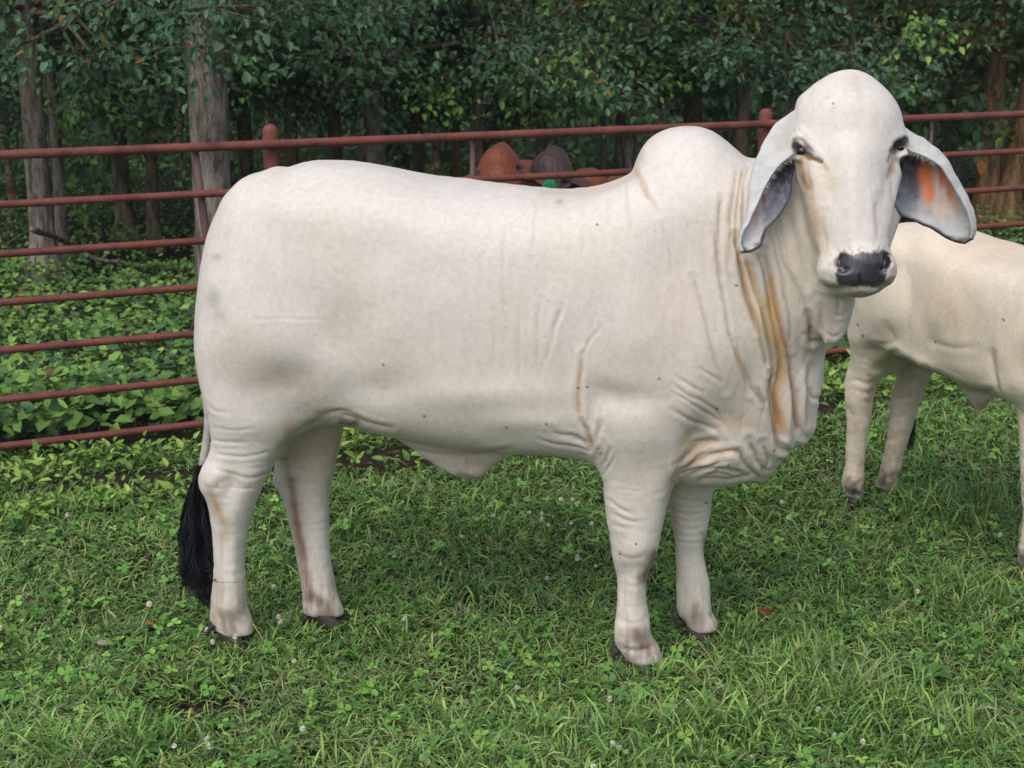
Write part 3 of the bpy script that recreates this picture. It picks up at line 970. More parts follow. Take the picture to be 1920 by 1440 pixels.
T_BODY = [(381, 660), (378, 610), (379, 570), (383, 530), (388, 490), (395, 450), (403, 420), (417, 388), (426, 366), (440, 350), (452, 338), (470, 328),
          (486, 324), (500, 319), (512, 314), (526, 315), (540, 315), (560, 308), (585, 303), (612, 302), (645, 303), (690, 309), (725, 316), (760, 323), (795, 330), (830, 334),
          (870, 338), (900, 343), (960, 350), (1020, 356), (1070, 357), (1110, 353), (1145, 343), (1170, 333), (1186, 322), (1192, 305), (1200, 285), (1215, 263),
          (1238, 247), (1260, 240), (1288, 237), (1315, 239), (1340, 249), (1362, 265), (1382, 283), (1396, 296), (1410, 301), (1440, 300), (1500, 285), (1560, 300),
          (1585, 360), (1590, 440), (1582, 520), (1566, 590), (1552, 640), (1545, 672), (1543, 720), (1533, 747), (1528, 790), (1521, 815), (1500, 828), (1480, 843),
          (1462, 868), (1446, 886), (1436, 901), (1410, 897), (1380, 903), (1350, 908), (1306, 907), (1264, 898), (1200, 880), (1130, 855), (1090, 846), (1050, 840),
          (1000, 838), (940, 834), (880, 830), (840, 825), (800, 817), (735, 804), (690, 793), (660, 789), (635, 789), (600, 797), (568, 813), (545, 836), (528, 862),
          (490, 850), (440, 800), (404, 750), (387, 700)]
T_NH = [(383, 690), (389, 740), (397, 780), (400, 820), (394, 848), (382, 872), (375, 893), (376, 911), (385, 926), (392, 945), (397, 975), (400, 1010), (402, 1050),
        (400, 1090), (397, 1120), (397, 1140), (394, 1156), (402, 1172), (412, 1184), (414, 1200), (418, 1216), (450, 1218), (474, 1200), (474, 1172), (466, 1150), (461, 1130), (460, 1080),
        (459, 1040), (464, 1000), (473, 960), (484, 930), (497, 900), (511, 872), (524, 847), (543, 822), (570, 800), (600, 770), (615, 720), (600, 650), (540, 600),
        (450, 580), (401, 600), (383, 645)]
T_FH = [(540, 700), (532, 760), (526, 830), (518, 868), (514, 893), (517, 912), (530, 928), (537, 950), (545, 985), (553, 1020), (560, 1060), (567, 1100), (570, 1130),
        (570, 1146), (576, 1156), (592, 1168), (598, 1182), (602, 1196), (632, 1196), (652, 1176), (648, 1158), (640, 1138), (630, 1110), (624, 1080), (618, 1040), (616, 1000),
        (615, 960), (618, 920), (626, 880), (635, 840), (643, 800), (650, 760), (645, 700)]
T_NF = [(1112, 760), (1118, 810), (1124, 850), (1131, 890), (1134, 930), (1138, 970), (1144, 1000), (1146, 1030), (1151, 1055), (1156, 1080), (1158, 1110), (1155, 1150),
        (1152, 1180), (1153, 1200), (1156, 1212), (1168, 1224), (1176, 1240), (1180, 1262), (1210, 1270), (1236, 1258), (1241, 1236), (1236, 1215), (1224, 1198), (1218, 1180),
        (1218, 1160), (1212, 1130), (1211, 1100), (1216, 1075), (1226, 1050), (1233, 1030), (1238, 1005), (1246, 970), (1254, 935), (1262, 905), (1270, 878),
        (1284, 842), (1300, 800), (1312, 750), (1300, 680), (1240, 640), (1150, 660)]
T_FF = [(1248, 820), (1248, 860), (1250, 900), (1253, 940), (1259, 980), (1265, 1010), (1267, 1040), (1268, 1080), (1269, 1110), (1270, 1138), (1274, 1154), (1286, 1164),
        (1289, 1182), (1289, 1202), (1302, 1210), (1326, 1204), (1344, 1184), (1345, 1166), (1334, 1148), (1331, 1130), (1331, 1100), (1325, 1070), (1319, 1040), (1319, 1020),
        (1324, 1000), (1330, 970), (1334, 940), (1338, 905), (1345, 860), (1350, 820), (1300, 800)]
T_SHEATH = [(700, 798), (740, 820), (780, 845), (815, 869), (845, 886), (868, 896), (885, 898), (905, 890), (930, 868), (960, 852), (1000, 844), (1060, 842),
            (1060, 820), (880, 800), (740, 785)]
T_THROAT = [(1545, 520), (1570, 540), (1590, 550), (1600, 562), (1594, 595), (1582, 628), (1565, 644), (1550, 645), (1541, 625), (1536, 590), (1530, 550)]

def srow(rows):
    ys = np.array([r[0] for r in rows], float)
    ss = np.array([r[1] for r in rows], float)
    return lambda y: np.interp(y, ys, ss)

S_NH = srow([(600, -0.13), (760, -0.145), (900, -0.125), (1200, -0.12)])
S_FH = srow([(700, 0.13), (900, 0.10), (1190, 0.06)])
S_NF = srow([(650, -0.14), (800, -0.165), (1040, -0.165), (1260, -0.16)])
S_FF = srow([(800, 0.12), (1200, 0.10)])

def s_of_z(sf, pxc):
    ys = np.linspace(560, 1290, 40)
    z = np.array([px2loc(pxc, y, float(sf(y)))[2] for y in ys])
    o = np.argsort(z)
    return lambda zz: np.interp(zz, z[o], sf(ys)[o])

def shepard(ctrl, base=1.0):
    pts = uz([(c[0], c[1]) for c in ctrl])
    rad = np.array([c[2] for c in ctrl]) / 640.0
    val = np.array([c[3] for c in ctrl])
    def f(X, Z):
        num = np.full(X.shape, base * 0.15)
        den = np.full(X.shape, 0.15)
        for (a, b), r, v in zip(pts, rad, val):
            w = np.exp(-((X - a) ** 2 + (Z - b) ** 2) / (r * r))
            num += w * v
            den += w
        return num / den
    return f

body_mult = shepard([(430, 450, 110, 0.92), (650, 560, 160, 1.0), (900, 600, 180, 1.06), (1180, 600, 150, 0.86), (1290, 280, 70, 0.8),
                     (1420, 500, 120, 0.62), (1400, 800, 110, 0.55), (1500, 700, 90, 0.42), (1520, 400, 90, 0.60), (600, 800, 60, 0.7), (1300, 860, 60, 0.7)])

def build_inflates():
    D = {}
    D['body'] = Inflate(smoothpoly(uz(T_BODY), 3), US, ZS, 0.95, tmax=0.315, gain=1.7, mult=body_mult)
    def leg(poly, sf, pxc, ratio, mult=None, tmax=None):
        return (Inflate(smoothpoly(uz(poly, sf), 3), US, ZS, ratio, mult=mult, tmax=tmax, gain=1.3), s_of_z(sf, pxc))
    D['nh'] = leg(T_NH, S_NH, 450, 0.80, tmax=0.105)
    D['fh'] = leg(T_FH, S_FH, 590, 0.80, tmax=0.105)
    D['nf'] = leg(T_NF, S_NF, 1200, 0.86, tmax=0.09)
    D['ff'] = leg(T_FF, S_FF, 1300, 0.86, tmax=0.09)
    D['sheath'] = (Inflate(smoothpoly(uz(T_SHEATH, -0.03), 3), US, ZS, 0.7, tmax=0.035), lambda z: np.full(np.shape(z), -0.03))
    D['throat'] = (Inflate(smoothpoly(uz(T_THROAT, -0.16), 3), US, ZS, 0.8, tmax=0.04), lambda z: np.full(np.shape(z), -0.16))
    return D

INF = build_inflates()

def eval_grid(names, SSg, ks):
    """smooth union of the inflated solids on the animal grid"""
    b = INF['body']
    full = (slice(None), slice(None))
    F = b.grid(full, SSg, 0.0).astype(np.float32)
    for nm in names:
        inf, sz = INF[nm]
        ok = inf.T2 > -0.02
        near = np.argwhere(inf.T2 > 0)
        i0, j0 = np.maximum(near.min(0) - 10, 0)
        i1, j1 = near.max(0) + 11
        s0 = sz(ZS[j0:j1])[None, None, :]
        lo, hi = s0.min() - 0.2, s0.max() + 0.2
        k0, k1 = np.searchsorted(SSg, lo), np.searchsorted(SSg, hi)
        f = inf.grid((slice(i0, i1), slice(j0, j1)), SSg[k0:k1], s0).astype(np.float32)
        F[i0:i1, k0:k1, j0:j1] = smin(F[i0:i1, k0:k1, j0:j1], f, ks.get(nm, 0.03))
    return F

# head frame: face plane, muzzle nearer the camera than the poll, turned slightly to picture right
_hc = CAM + ray(1600, 330) * 4.16
_cn = (CAM - _hc) / np.linalg.norm(CAM - _hc)
_ea = np.cross([0, 0, 1.0], _cn); _ea /= np.linalg.norm(_ea)
_eb = np.cross(_cn, _ea)
_al, _be = math.radians(20), math.radians(11)
_eb2 = math.cos(_al) * _eb - math.sin(_al) * _cn
_en2 = math.cos(_al) * _cn + math.sin(_al) * _eb
HN = math.cos(_be) * _en2 + math.sin(_be) * _ea
HA = math.cos(_be) * _ea - math.sin(_be) * _en2
HB = _eb2
HR = np.stack([HA, HB, HN])     # world -> head

def hpx(px, py, n=0.0):
    d = ray(px, py)
    t = ((_hc - CAM) @ HN + n) / (d @ HN)
    P = CAM + d * np.asarray(t)[..., None]
    return (P - _hc) @ HR.T

T_HEAD = [(1588, 136), (1562, 141), (1545, 148), (1528, 158), (1512, 172), (1495, 186), (1492, 200), (1490, 218), (1487, 245), (1487, 275), (1491, 305), (1499, 333), (1506, 362), (1515, 400),
          (1526, 440), (1536, 474), (1535, 490), (1536, 508), (1542, 528), (1556, 537), (1575, 541), (1600, 541), (1640, 540), (1667, 535), (1675, 523), (1678, 505), (1673, 487),
          (1664, 460), (1656, 435), (1654, 409), (1661, 378), (1670, 348), (1679, 319), (1687, 290), (1692, 263), (1691, 230), (1683, 205), (1668, 182), (1650, 162), (1630, 148),
          (1611, 139)]
_hp = hpx(np.array([p[0] for p in T_HEAD]), np.array([p[1] for p in T_HEAD]))
HEAD_INF = Inflate(smoothpoly(_hp[:, :2], 3), np.arange(-0.25, 0.25, 0.004), np.arange(-0.42, 0.40, 0.004), 1.0)

def head_field(P, carve=True):
    """P in head coordinates (a right, b up, n out of the face)"""
    a, b, n = P[:, 0], P[:, 1], P[:, 2]
    ratio = np.where(n > 0, 0.74, 1.15)
    f = HEAD_INF.at(a, b, n / ratio) * np.minimum(ratio, 1.0)
    H = lambda x, y, nn: hpx(x, y, nn)
    # bridge of the nose and forehead bulge
    f = smin(f, cone(P, H(1600, 300, 0.045), H(1612, 452, 0.030), 0.060, 0.046), 0.05)
    f = smin(f, ell(P, H(1592, 222, 0.02), (0.105, 0.080, 0.080)), 0.05)
    # brow bosses and cheek bones
    f = smin(f, ell(P, H(1520, 272, 0.022), (0.040, 0.026, 0.020)), 0.04)
    f = smin(f, ell(P, H(1674, 266, 0.014), (0.034, 0.026, 0.020)), 0.04)
    f = smin(f, cone(P, H(1520, 330, 0.03), H(1552, 420, 0.028), 0.022, 0.014), 0.04)
    f = smin(f, cone(P, H(1672, 330, 0.02), H(1655, 420, 0.025), 0.020, 0.014), 0.04)
    # jaw
    f = smin(f, cone(P, H(1520, 350, -0.12), H(1590, 520, -0.05), 0.060, 0.038), 0.05)
    f = smin(f, cone(P, H(1665, 350, -0.12), H(1620, 520, -0.05), 0.060, 0.038), 0.05)
    # muzzle: nose pad, lip lobes, chin
    f = smin(f, ell(P, H(1620, 492, 0.058), (0.058, 0.036, 0.034)), 0.03)
    f = smin(f, ell(P, H(1560, 508, 0.03), (0.034, 0.036, 0.040)), 0.025)
    f = smin(f, ell(P, H(1657, 505, 0.03), (0.030, 0.036, 0.040)), 0.025)
    f = smin(f, ell(P, H(1600, 518, 0.045), (0.060, 0.026, 0.034)), 0.02)
    f = smin(f, ell(P, H(1608, 538, 0.005), (0.050, 0.026, 0.050)), 0.010)
    # eyelids
    f = smin(f, cone(P, H(1494, 267, 0.038), H(1523, 289, 0.046), 0.0085, 0.0075), 0.012)
    f = smin(f, cone(P, H(1495, 295, 0.040), H(1518, 302, 0.044), 0.0080, 0.0070), 0.010)
    f = smin(f, cone(P, H(1668, 284, 0.030), H(1696, 262, 0.018), 0.0085, 0.0070), 0.012)
    f = smin(f, cone(P, H(1675, 290, 0.028), H(1699, 288, 0.020), 0.0080, 0.0070), 0.010)
    # poll
    f = smin(f, ell(P, H(1592, 170, -0.02), (0.050, 0.026, 0.05)), 0.04)
    if carve:
        f = smax(f, -ell(P, H(1577, 484, 0.088), (0.012, 0.022, 0.036)), 0.012)
        f = smax(f, -ell(P, H(1584, 501, 0.094), (0.015, 0.010, 0.030)), 0.008)
        f = smax(f, -ell(P, H(1664, 484, 0.076), (0.011, 0.022, 0.036)), 0.012)
        f = smax(f, -ell(P, H(1658, 502, 0.086), (0.012, 0.009, 0.028)), 0.010)
        f = smax(f, -ell(P, H(1505, 283, 0.060), (0.022, 0.017, 0.022)), 0.012)
        f = smax(f, -ell(P, H(1687, 277, 0.045), (0.020, 0.016, 0.022)), 0.012)
    return f

SSG = np.arange(-0.66, 0.36, HG)

def build_main_field():
    F = eval_grid(['nh', 'fh', 'nf', 'ff', 'sheath', 'throat'], SSG, {'nh': 0.05, 'nf': 0.05, 'fh': 0.04, 'ff': 0.04, 'sheath': 0.03, 'throat': 0.03})
    # feet end at the coronet, the horn of the hooves goes on below
    F[:] = smax(F, (0.032 - ZS)[None, None, :].astype(np.float32), 0.01)
    # head and neck in a sub box
    iu0, iu1 = np.searchsorted(US, 0.60), len(US)
    iz0, iz1 = np.searchsorted(ZS, 0.80), len(ZS)
    A, S, Z = np.meshgrid(US[iu0:iu1], SSG, ZS[iz0:iz1], indexing='ij')
    shp = A.shape
    L = np.stack([A.ravel(), S.ravel(), Z.ravel()], -1)
    f = F[iu0:iu1, :, iz0:iz1].ravel().astype(np.float64)
    # neck, swinging round towards the camera
    hb = w2loc(_hc + HN * -0.17 + HB * 0.06)
    hj = w2loc(_hc + HN * -0.15 - HB * 0.10)
    m = np.linalg.norm(L - (px2loc(1500, 420, -0.1)), axis=1) < 0.62
    Lm = L[m]
    fm = f[m]
    fm = smin(fm, cone(Lm, px2loc(1430, 420, -0.02), hb, 0.125, 0.10), 0.09)
    fm = smin(fm, cone(Lm, px2loc(1450, 520, -0.03), hj, 0.105, 0.085), 0.09)
    fm = smin(fm, cone(Lm, px2loc(1480, 640, -0.02), w2loc(_hc + HN * -0.10 - HB * 0.20), 0.055, 0.05), 0.07)
    W = loc2w(Lm)
    PH = (W - _hc) @ HR.T
    near = (np.abs(PH[:, 0]) < 0.24) & (PH[:, 1] > -0.38) & (PH[:, 1] < 0.36) & (np.abs(PH[:, 2]) < 0.26)
    fh = head_field(PH[near])
    fm[near] = smin(fm[near], fh, 0.035)
    f[m] = fm
    F[iu0:iu1, :, iz0:iz1] = f.reshape(shp).astype(np.float32)
    return F

# strokes on the hide: (points in photo pixels, depth mm, width px)
CREASES = [
    ([(1384, 312), (1373, 380), (1371, 440), (1370, 500)], 4, 4), ([(1396, 308), (1384, 370), (1381, 440), (1385, 480), (1398, 545), (1418, 620)], 5, 4),
    ([(1406, 306), (1396, 350), (1393, 420), (1396, 480)], 4, 4), ([(1352, 370), (1349, 430), (1347, 480), (1350, 520), (1362, 580), (1372, 640), (1392, 700), (1404, 735)], 5, 4),
    ([(1335, 425), (1345, 465), (1350, 520)], 3, 4), ([(1300, 520), (1312, 560), (1322, 600), (1335, 650), (1345, 690), (1358, 730)], 4, 5),
    ([(1397, 480), (1420, 560), (1440, 640), (1447, 690), (1440, 740), (1448, 790), (1461, 838)], 9, 6),
    ([(1380, 440), (1390, 510), (1400, 560), (1418, 610), (1430, 660), (1436, 690)], 8, 5),
    ([(1420, 470), (1437, 540), (1445, 590), (1455, 650), (1460, 690), (1452, 740), (1456, 775), (1464, 810)], 8, 6),
    ([(1432, 470), (1450, 550), (1470, 640), (1482, 690), (1488, 750), (1492, 790), (1503, 815)], 10, 6),
    ([(1455, 425), (1468, 490), (1485, 520), (1505, 560), (1515, 590), (1520, 640)], 5, 5), ([(1478, 395), (1492, 440), (1505, 490), (1512, 540)], 4, 5),
    ([(1500, 370), (1512, 430), (1530, 480)], 4, 5), ([(1440, 420), (1455, 480), (1470, 540), (1480, 600), (1480, 650)], 4, 5),
    ([(1460, 400), (1468, 450), (1480, 500)], 3, 4), ([(1515, 590), (1521, 610), (1520, 640), (1536, 634)], 7, 5),
    ([(1523, 690), (1510, 720), (1508, 760), (1512, 800)], 5, 6), ([(1536, 746), (1522, 745), (1514, 732)], 6, 4),
    ([(1466, 838), (1480, 843), (1494, 836)], 7, 5), ([(1504, 815), (1514, 817), (1521, 812)], 6, 4), ([(1440, 700), (1455, 790), (1460, 838), (1470, 842)], 6, 5),
    ([(1430, 830), (1440, 860), (1436, 880), (1448, 880)], 6, 5), ([(1405, 825), (1420, 860), (1437, 895)], 7, 5), ([(1385, 845), (1398, 870), (1420, 890), (1432, 900)], 7, 5),
    ([(1268, 886), (1300, 870), (1335, 852), (1365, 842), (1384, 846), (1395, 862)], 6, 4), ([(1268, 892), (1300, 880), (1330, 870), (1352, 858)], 5, 4),
    ([(1290, 893), (1320, 878), (1345, 873), (1370, 880), (1400, 886)], 5, 4), ([(1320, 893), (1345, 884), (1380, 893), (1410, 888)], 4, 4),
    ([(1270, 875), (1300, 850), (1330, 835), (1355, 828)], 6, 5), ([(1285, 885), (1305, 862), (1330, 848)], 4, 4), ([(1300, 840), (1322, 834), (1350, 822)], 4, 4),
    ([(1330, 885), (1350, 876), (1375, 878), (1392, 888)], 3, 3), ([(1310, 898), (1340, 896), (1370, 898), (1405, 890)], 4, 4),
    ([(1262, 720), (1290, 740), (1310, 748), (1330, 762), (1345, 775), (1358, 800)], 3, 3), ([(1265, 735), (1290, 750), (1320, 772), (1340, 785), (1355, 800)], 3, 3),
    ([(1262, 765), (1290, 785), (1320, 800), (1350, 812)], 4, 4), ([(1268, 705), (1300, 725), (1320, 735)], 2.5, 3), ([(1310, 690), (1335, 705), (1350, 715)], 2.5, 3),
    ([(1380, 640), (1385, 670), (1398, 700), (1410, 730), (1425, 750)], 4, 4),
    ([(1095, 665), (1090, 690), (1086, 730), (1088, 770), (1092, 790), (1102, 815), (1112, 835)], 4.5, 4.5), ([(1092, 790), (1104, 812), (1114, 846)], 6, 4),
    ([(1128, 826), (1124, 840), (1120, 855)], 6, 4), ([(1136, 832), (1130, 850), (1127, 865)], 4, 3), ([(1146, 838), (1138, 858), (1130, 874)], 4, 3), ([(1154, 850), (1144, 872), (1132, 888)], 3, 3),
    ([(1112, 745), (1105, 775), (1102, 800)], 3, 4), ([(1120, 745), (1112, 780), (1108, 805)], 2.5, 3), ([(1128, 790), (1120, 815), (1116, 835)], 4, 4),
    ([(1070, 818), (1090, 825), (1110, 840)], 4, 4), ([(1035, 800), (1045, 812), (1080, 816), (1110, 832)], 3, 4), ([(1010, 822), (1040, 832), (1080, 836), (1110, 842)], 3, 3),
    ([(1008, 372), (1003, 420), (998, 470)], 2.2, 3), ([(1055, 420), (1054, 470)], 1.6, 3), ([(1172, 344), (1178, 390), (1183, 440)], 3.5, 3), ([(1140, 370), (1137, 420)], 1.8, 3),
    ([(1192, 322), (1210, 352), (1222, 375), (1235, 400)], 4, 4), ([(1235, 400), (1255, 470), (1262, 520)], 1.8, 4), ([(946, 440), (943, 520), (948, 600)], 1.5, 4),
    ([(1100, 400), (1090, 480)], 1.2, 4), ([(1048, 575), (1040, 620), (1022, 680)], 2, 4), ([(1015, 560), (1008, 620), (1010, 720)], 2, 4), ([(975, 560), (973, 640), (975, 720)], 1.6, 4),
    ([(1125, 610), (1105, 640), (1092, 668)], 2.5, 3), ([(1112, 590), (1108, 625)], 2, 3), ([(928, 600), (928, 680)], 1.4, 4), ([(1060, 560), (1030, 640)], 1.6, 4),
    ([(635, 777), (660, 783), (690, 792), (735, 800)], 5, 4), ([(530, 838), (560, 808), (600, 785), (640, 770), (670, 776)], 3, 6), ([(600, 780), (640, 772), (690, 788)], 3.5, 4),
    ([(388, 756), (405, 770), (430, 772)], 2.5, 3), ([(392, 822), (420, 829), (460, 828)], 3.5, 3), ([(398, 850), (440, 856), (480, 852), (510, 846)], 3, 3),
    ([(408, 878), (440, 890), (470, 893), (505, 885)], 3, 3), ([(395, 800), (440, 805), (480, 800)], 2, 3), ([(450, 915), (480, 912)], 2, 3), ([(425, 895), (412, 905), (408, 912), (395, 915)], 4, 5),
    ([(470, 600), (500, 598), (540, 597), (610, 600)], 1.2, 2.5), ([(560, 800), (600, 790), (640, 784)], 2, 4),
    ([(1140, 935), (1165, 955), (1190, 965)], 2.5, 3), ([(1146, 960), (1175, 975), (1200, 980)], 2, 3), ([(1150, 985), (1180, 992)], 2, 3), ([(1160, 1040), (1185, 1046), (1210, 1040)], 2, 4),
    ([(1160, 1160), (1185, 1168), (1212, 1162)], 2, 4), ([(1160, 1212), (1190, 1220), (1225, 1212)], 3, 4),
] + [([(1262, 930 + 13 * k), (1280, 938 + 13 * k), (1300, 940 + 13 * k), (1322, 934 + 13 * k)], 1.6, 3) for k in range(7)] \
  + [([(545, 850 + 26 * k), (580, 856 + 26 * k), (618, 848 + 26 * k)], 1.3, 3) for k in range(6)] \
  + [([(760, 838), (820, 850), (880, 852), (960, 842)], 4, 4), ([(872, 842), (878, 860), (876, 890)], 3, 3), ([(868, 870), (866, 893)], 3, 3),
     # face
     ([(1541, 533), (1556, 539), (1575, 541), (1600, 538), (1630, 538), (1660, 537), (1674, 529)], 7, 4),
     ([(1494, 259), (1506, 264), (1520, 281), (1534, 293)], 4, 3), ([(1512, 296), (1526, 299), (1540, 304)], 4, 3), ([(1499, 305), (1498, 325), (1505, 345)], 3, 3), ([(1512, 305), (1514, 330), (1522, 360)], 2.5, 3),
     ([(1497, 246), (1506, 252), (1520, 268)], 2.5, 3), ([(1486, 230), (1490, 250), (1492, 268)], 3, 3), ([(1493, 226), (1497, 245), (1500, 258)], 2, 3),
     ([(1699, 262), (1690, 262), (1680, 272)], 3, 3), ([(1673, 300), (1670, 320), (1663, 345)], 2, 4), ([(1545, 400), (1542, 430), (1548, 460), (1543, 490)], 3, 6),
     ([(1530, 460), (1534, 480), (1536, 500)], 2.5, 4), ([(1648, 370), (1645, 410), (1650, 450)], 3, 6), ([(1572, 560), (1570, 590)], 5, 3),
     ([(1560, 585), (1575, 592), (1588, 585)], 3, 3), ([(1548, 620), (1565, 632), (1580, 620)], 3, 3), ([(1537, 575), (1541, 605), (1545, 630)], 4, 4)]
# soft swellings and hollows: (px, py, rx, ry, mm)
FORMS = [(1170, 745, 60, 22, -7), (1130, 735, 30, 25, -5), (545, 705, 60, 30, -8), (520, 730, 60, 26, -5), (640, 600, 60, 90, -7), (700, 480, 80, 60, -5), (480, 640, 90, 70, 7), (560, 400, 60, 40, 5),
         (720, 640, 40, 90, 4), (410, 470, 20, 60, -4), (1190, 620, 60, 120, 7), (1200, 820, 60, 60, 9), (1290, 760, 30, 40, 5), (1340, 790, 40, 30, -8), (1310, 830, 30, 30, -14), (1260, 520, 50, 90, -5),
         (700, 730, 60, 30, -6), (620, 700, 30, 50, 5), (402, 898, 26, 26, 8), (435, 905, 14, 22, -6), (470, 905, 30, 40, 4), (1192, 1030, 26, 26, 7), (1175, 1075, 16, 14, -3), (1190, 1105, 10, 36, 4), (1166, 1110, 6, 50, -3),
         (1190, 1185, 26, 18, 6), (430, 1140, 24, 20, 5), (438, 1040, 10, 60, 4), (418, 1030, 6, 60, -4), (440, 960, 20, 30, 4), (590, 900, 26, 40, 4), (1295, 1010, 26, 24, 4), (1305, 1135, 22, 20, 4), (470, 800, 70, 26, 5),
         (1430, 720, 16, 60, 8), (1475, 760, 9, 70, 10), (1505, 740, 10, 60, 8), (1425, 560, 10, 80, 6), (1370, 860, 30, 16, 8), (1330, 870, 20, 12, 5),
         (1535, 780, 10, 40, 6), (1556, 440, 20, 50, -4), (1600, 380, 14, 70, 3), (1512, 350, 12, 40, -4), (1677, 340, 8, 40, -4), (620, 560, 30, 60, 3), (520, 380, 60, 26, 4), (430, 560, 30, 90, 5),
         (900, 740, 160, 30, 5), (1000, 790, 90, 20, 4), (1040, 640, 20, 90, 3)]
CREAM = np.array([0.660, 0.618, 0.575])
# stains, markings and broad tones: strokes (points, width px, colour, strength) and blots (px, py, rx, ry, colour, strength)
OR = (0.56, 0.35, 0.15)
BR = (0.16, 0.09, 0.055)
PS = [([(1493, 272), (1501, 279), (1511, 288), (1519, 294)], 6.0, (0.022, 0.018, 0.018), 2.2), ([(1516, 292), (1528, 298), (1541, 304)], 3.2, (0.05, 0.03, 0.025), 1.6), ([(1697, 261), (1687, 270), (1674, 283)], 5.5, (0.022, 0.018, 0.018), 2.4), ([(1674, 284), (1668, 292), (1664, 302)], 3, (0.25, 0.15, 0.12), 0.9),
      ([(1502, 304), (1508, 325), (1514, 345)], 13, (0.36, 0.24, 0.15), 0.6), ([(1515, 345), (1524, 380), (1532, 420)], 9, (0.44, 0.31, 0.19), 0.5), ([(1679, 300), (1676, 320)], 7, (0.35, 0.27, 0.18), 0.7), ([(1400, 500), (1425, 570), (1442, 640)], 7, OR, 0.55), ([(1440, 560), (1458, 640), (1462, 690), (1452, 740), (1462, 800)], 11, OR, 0.75),
      ([(1445, 520), (1455, 580), (1468, 650)], 6, OR, 0.6), ([(1478, 690), (1488, 760), (1492, 800)], 5, (0.42, 0.2, 0.1), 0.6), ([(1380, 440), (1392, 520), (1408, 570), (1424, 620)], 5, OR, 0.55),
      ([(1089, 690), (1085, 740), (1085, 775)], 6, OR, 0.4), ([(1380, 660), (1398, 705)], 5, OR, 0.35), ([(1418, 725), (1424, 750)], 5, BR, 0.45), ([(1350, 800), (1400, 790)], 14, OR, 0.2),
      ([(1100, 810), (1113, 840)], 4, OR, 0.4), ([(1280, 880), (1330, 850), (1370, 845)], 12, OR, 0.25), ([(1290, 815), (1275, 850)], 8, OR, 0.35),
      ([(1192, 325), (1215, 372)], 5, (0.4, 0.25, 0.12), 0.45), ([(1020, 358), (1100, 356), (1150, 344), (1186, 326), (1200, 290)], 9, (0.52, 0.38, 0.22), 0.45),
      ([(1498, 300), (1503, 340), (1512, 380), (1528, 440), (1538, 470)], 8, (0.42, 0.27, 0.15), 0.4), ([(1502, 300), (1508, 335), (1513, 350)], 5, (0.22, 0.11, 0.06), 0.65),
      ([(1490, 262), (1505, 262), (1518, 285), (1540, 300)], 4, (0.06, 0.045, 0.04), 0.6), ([(1492, 262), (1490, 300)], 5, (0.07, 0.06, 0.06), 0.55), ([(1515, 296), (1538, 302), (1550, 315)], 5, (0.35, 0.2, 0.07), 0.5),
      ([(1700, 262), (1690, 272), (1678, 280)], 6, (0.05, 0.045, 0.045), 0.75), ([(1682, 285), (1674, 305), (1668, 330)], 6, (0.3, 0.2, 0.12), 0.4),
      ([(1265, 890), (1262, 940), (1262, 1000)], 10, (0.42, 0.3, 0.2), 0.5), ([(1222, 1038), (1222, 1055), (1212, 1072), (1206, 1085)], 12, (0.17, 0.075, 0.04), 0.85),
      ([(1190, 1180), (1200, 1200), (1206, 1216)], 13, (0.14, 0.08, 0.06), 0.75), ([(1318, 1000), (1322, 1020)], 5, (0.2, 0.12, 0.08), 0.5), ([(1300, 1135), (1302, 1165)], 6, (0.25, 0.15, 0.09), 0.5),
      ([(545, 900), (556, 980), (572, 1060), (582, 1120)], 9, (0.2, 0.11, 0.07), 0.7), ([(535, 860), (545, 905)], 7, (0.4, 0.24, 0.14), 0.5), ([(540, 800), (552, 860)], 12, (0.5, 0.3, 0.15), 0.5),
      ([(585, 1120), (610, 1140), (600, 1160)], 12, (0.16, 0.09, 0.065), 0.75), ([(395, 925), (408, 955)], 9, (0.38, 0.24, 0.1), 0.6), ([(405, 960), (425, 990), (415, 1010)], 12, (0.42, 0.3, 0.18), 0.45),
      ([(640, 792), (655, 795), (668, 792)], 8, (0.12, 0.05, 0.04), 0.8), ([(860, 888), (885, 896)], 7, (0.14, 0.09, 0.07), 0.6)]
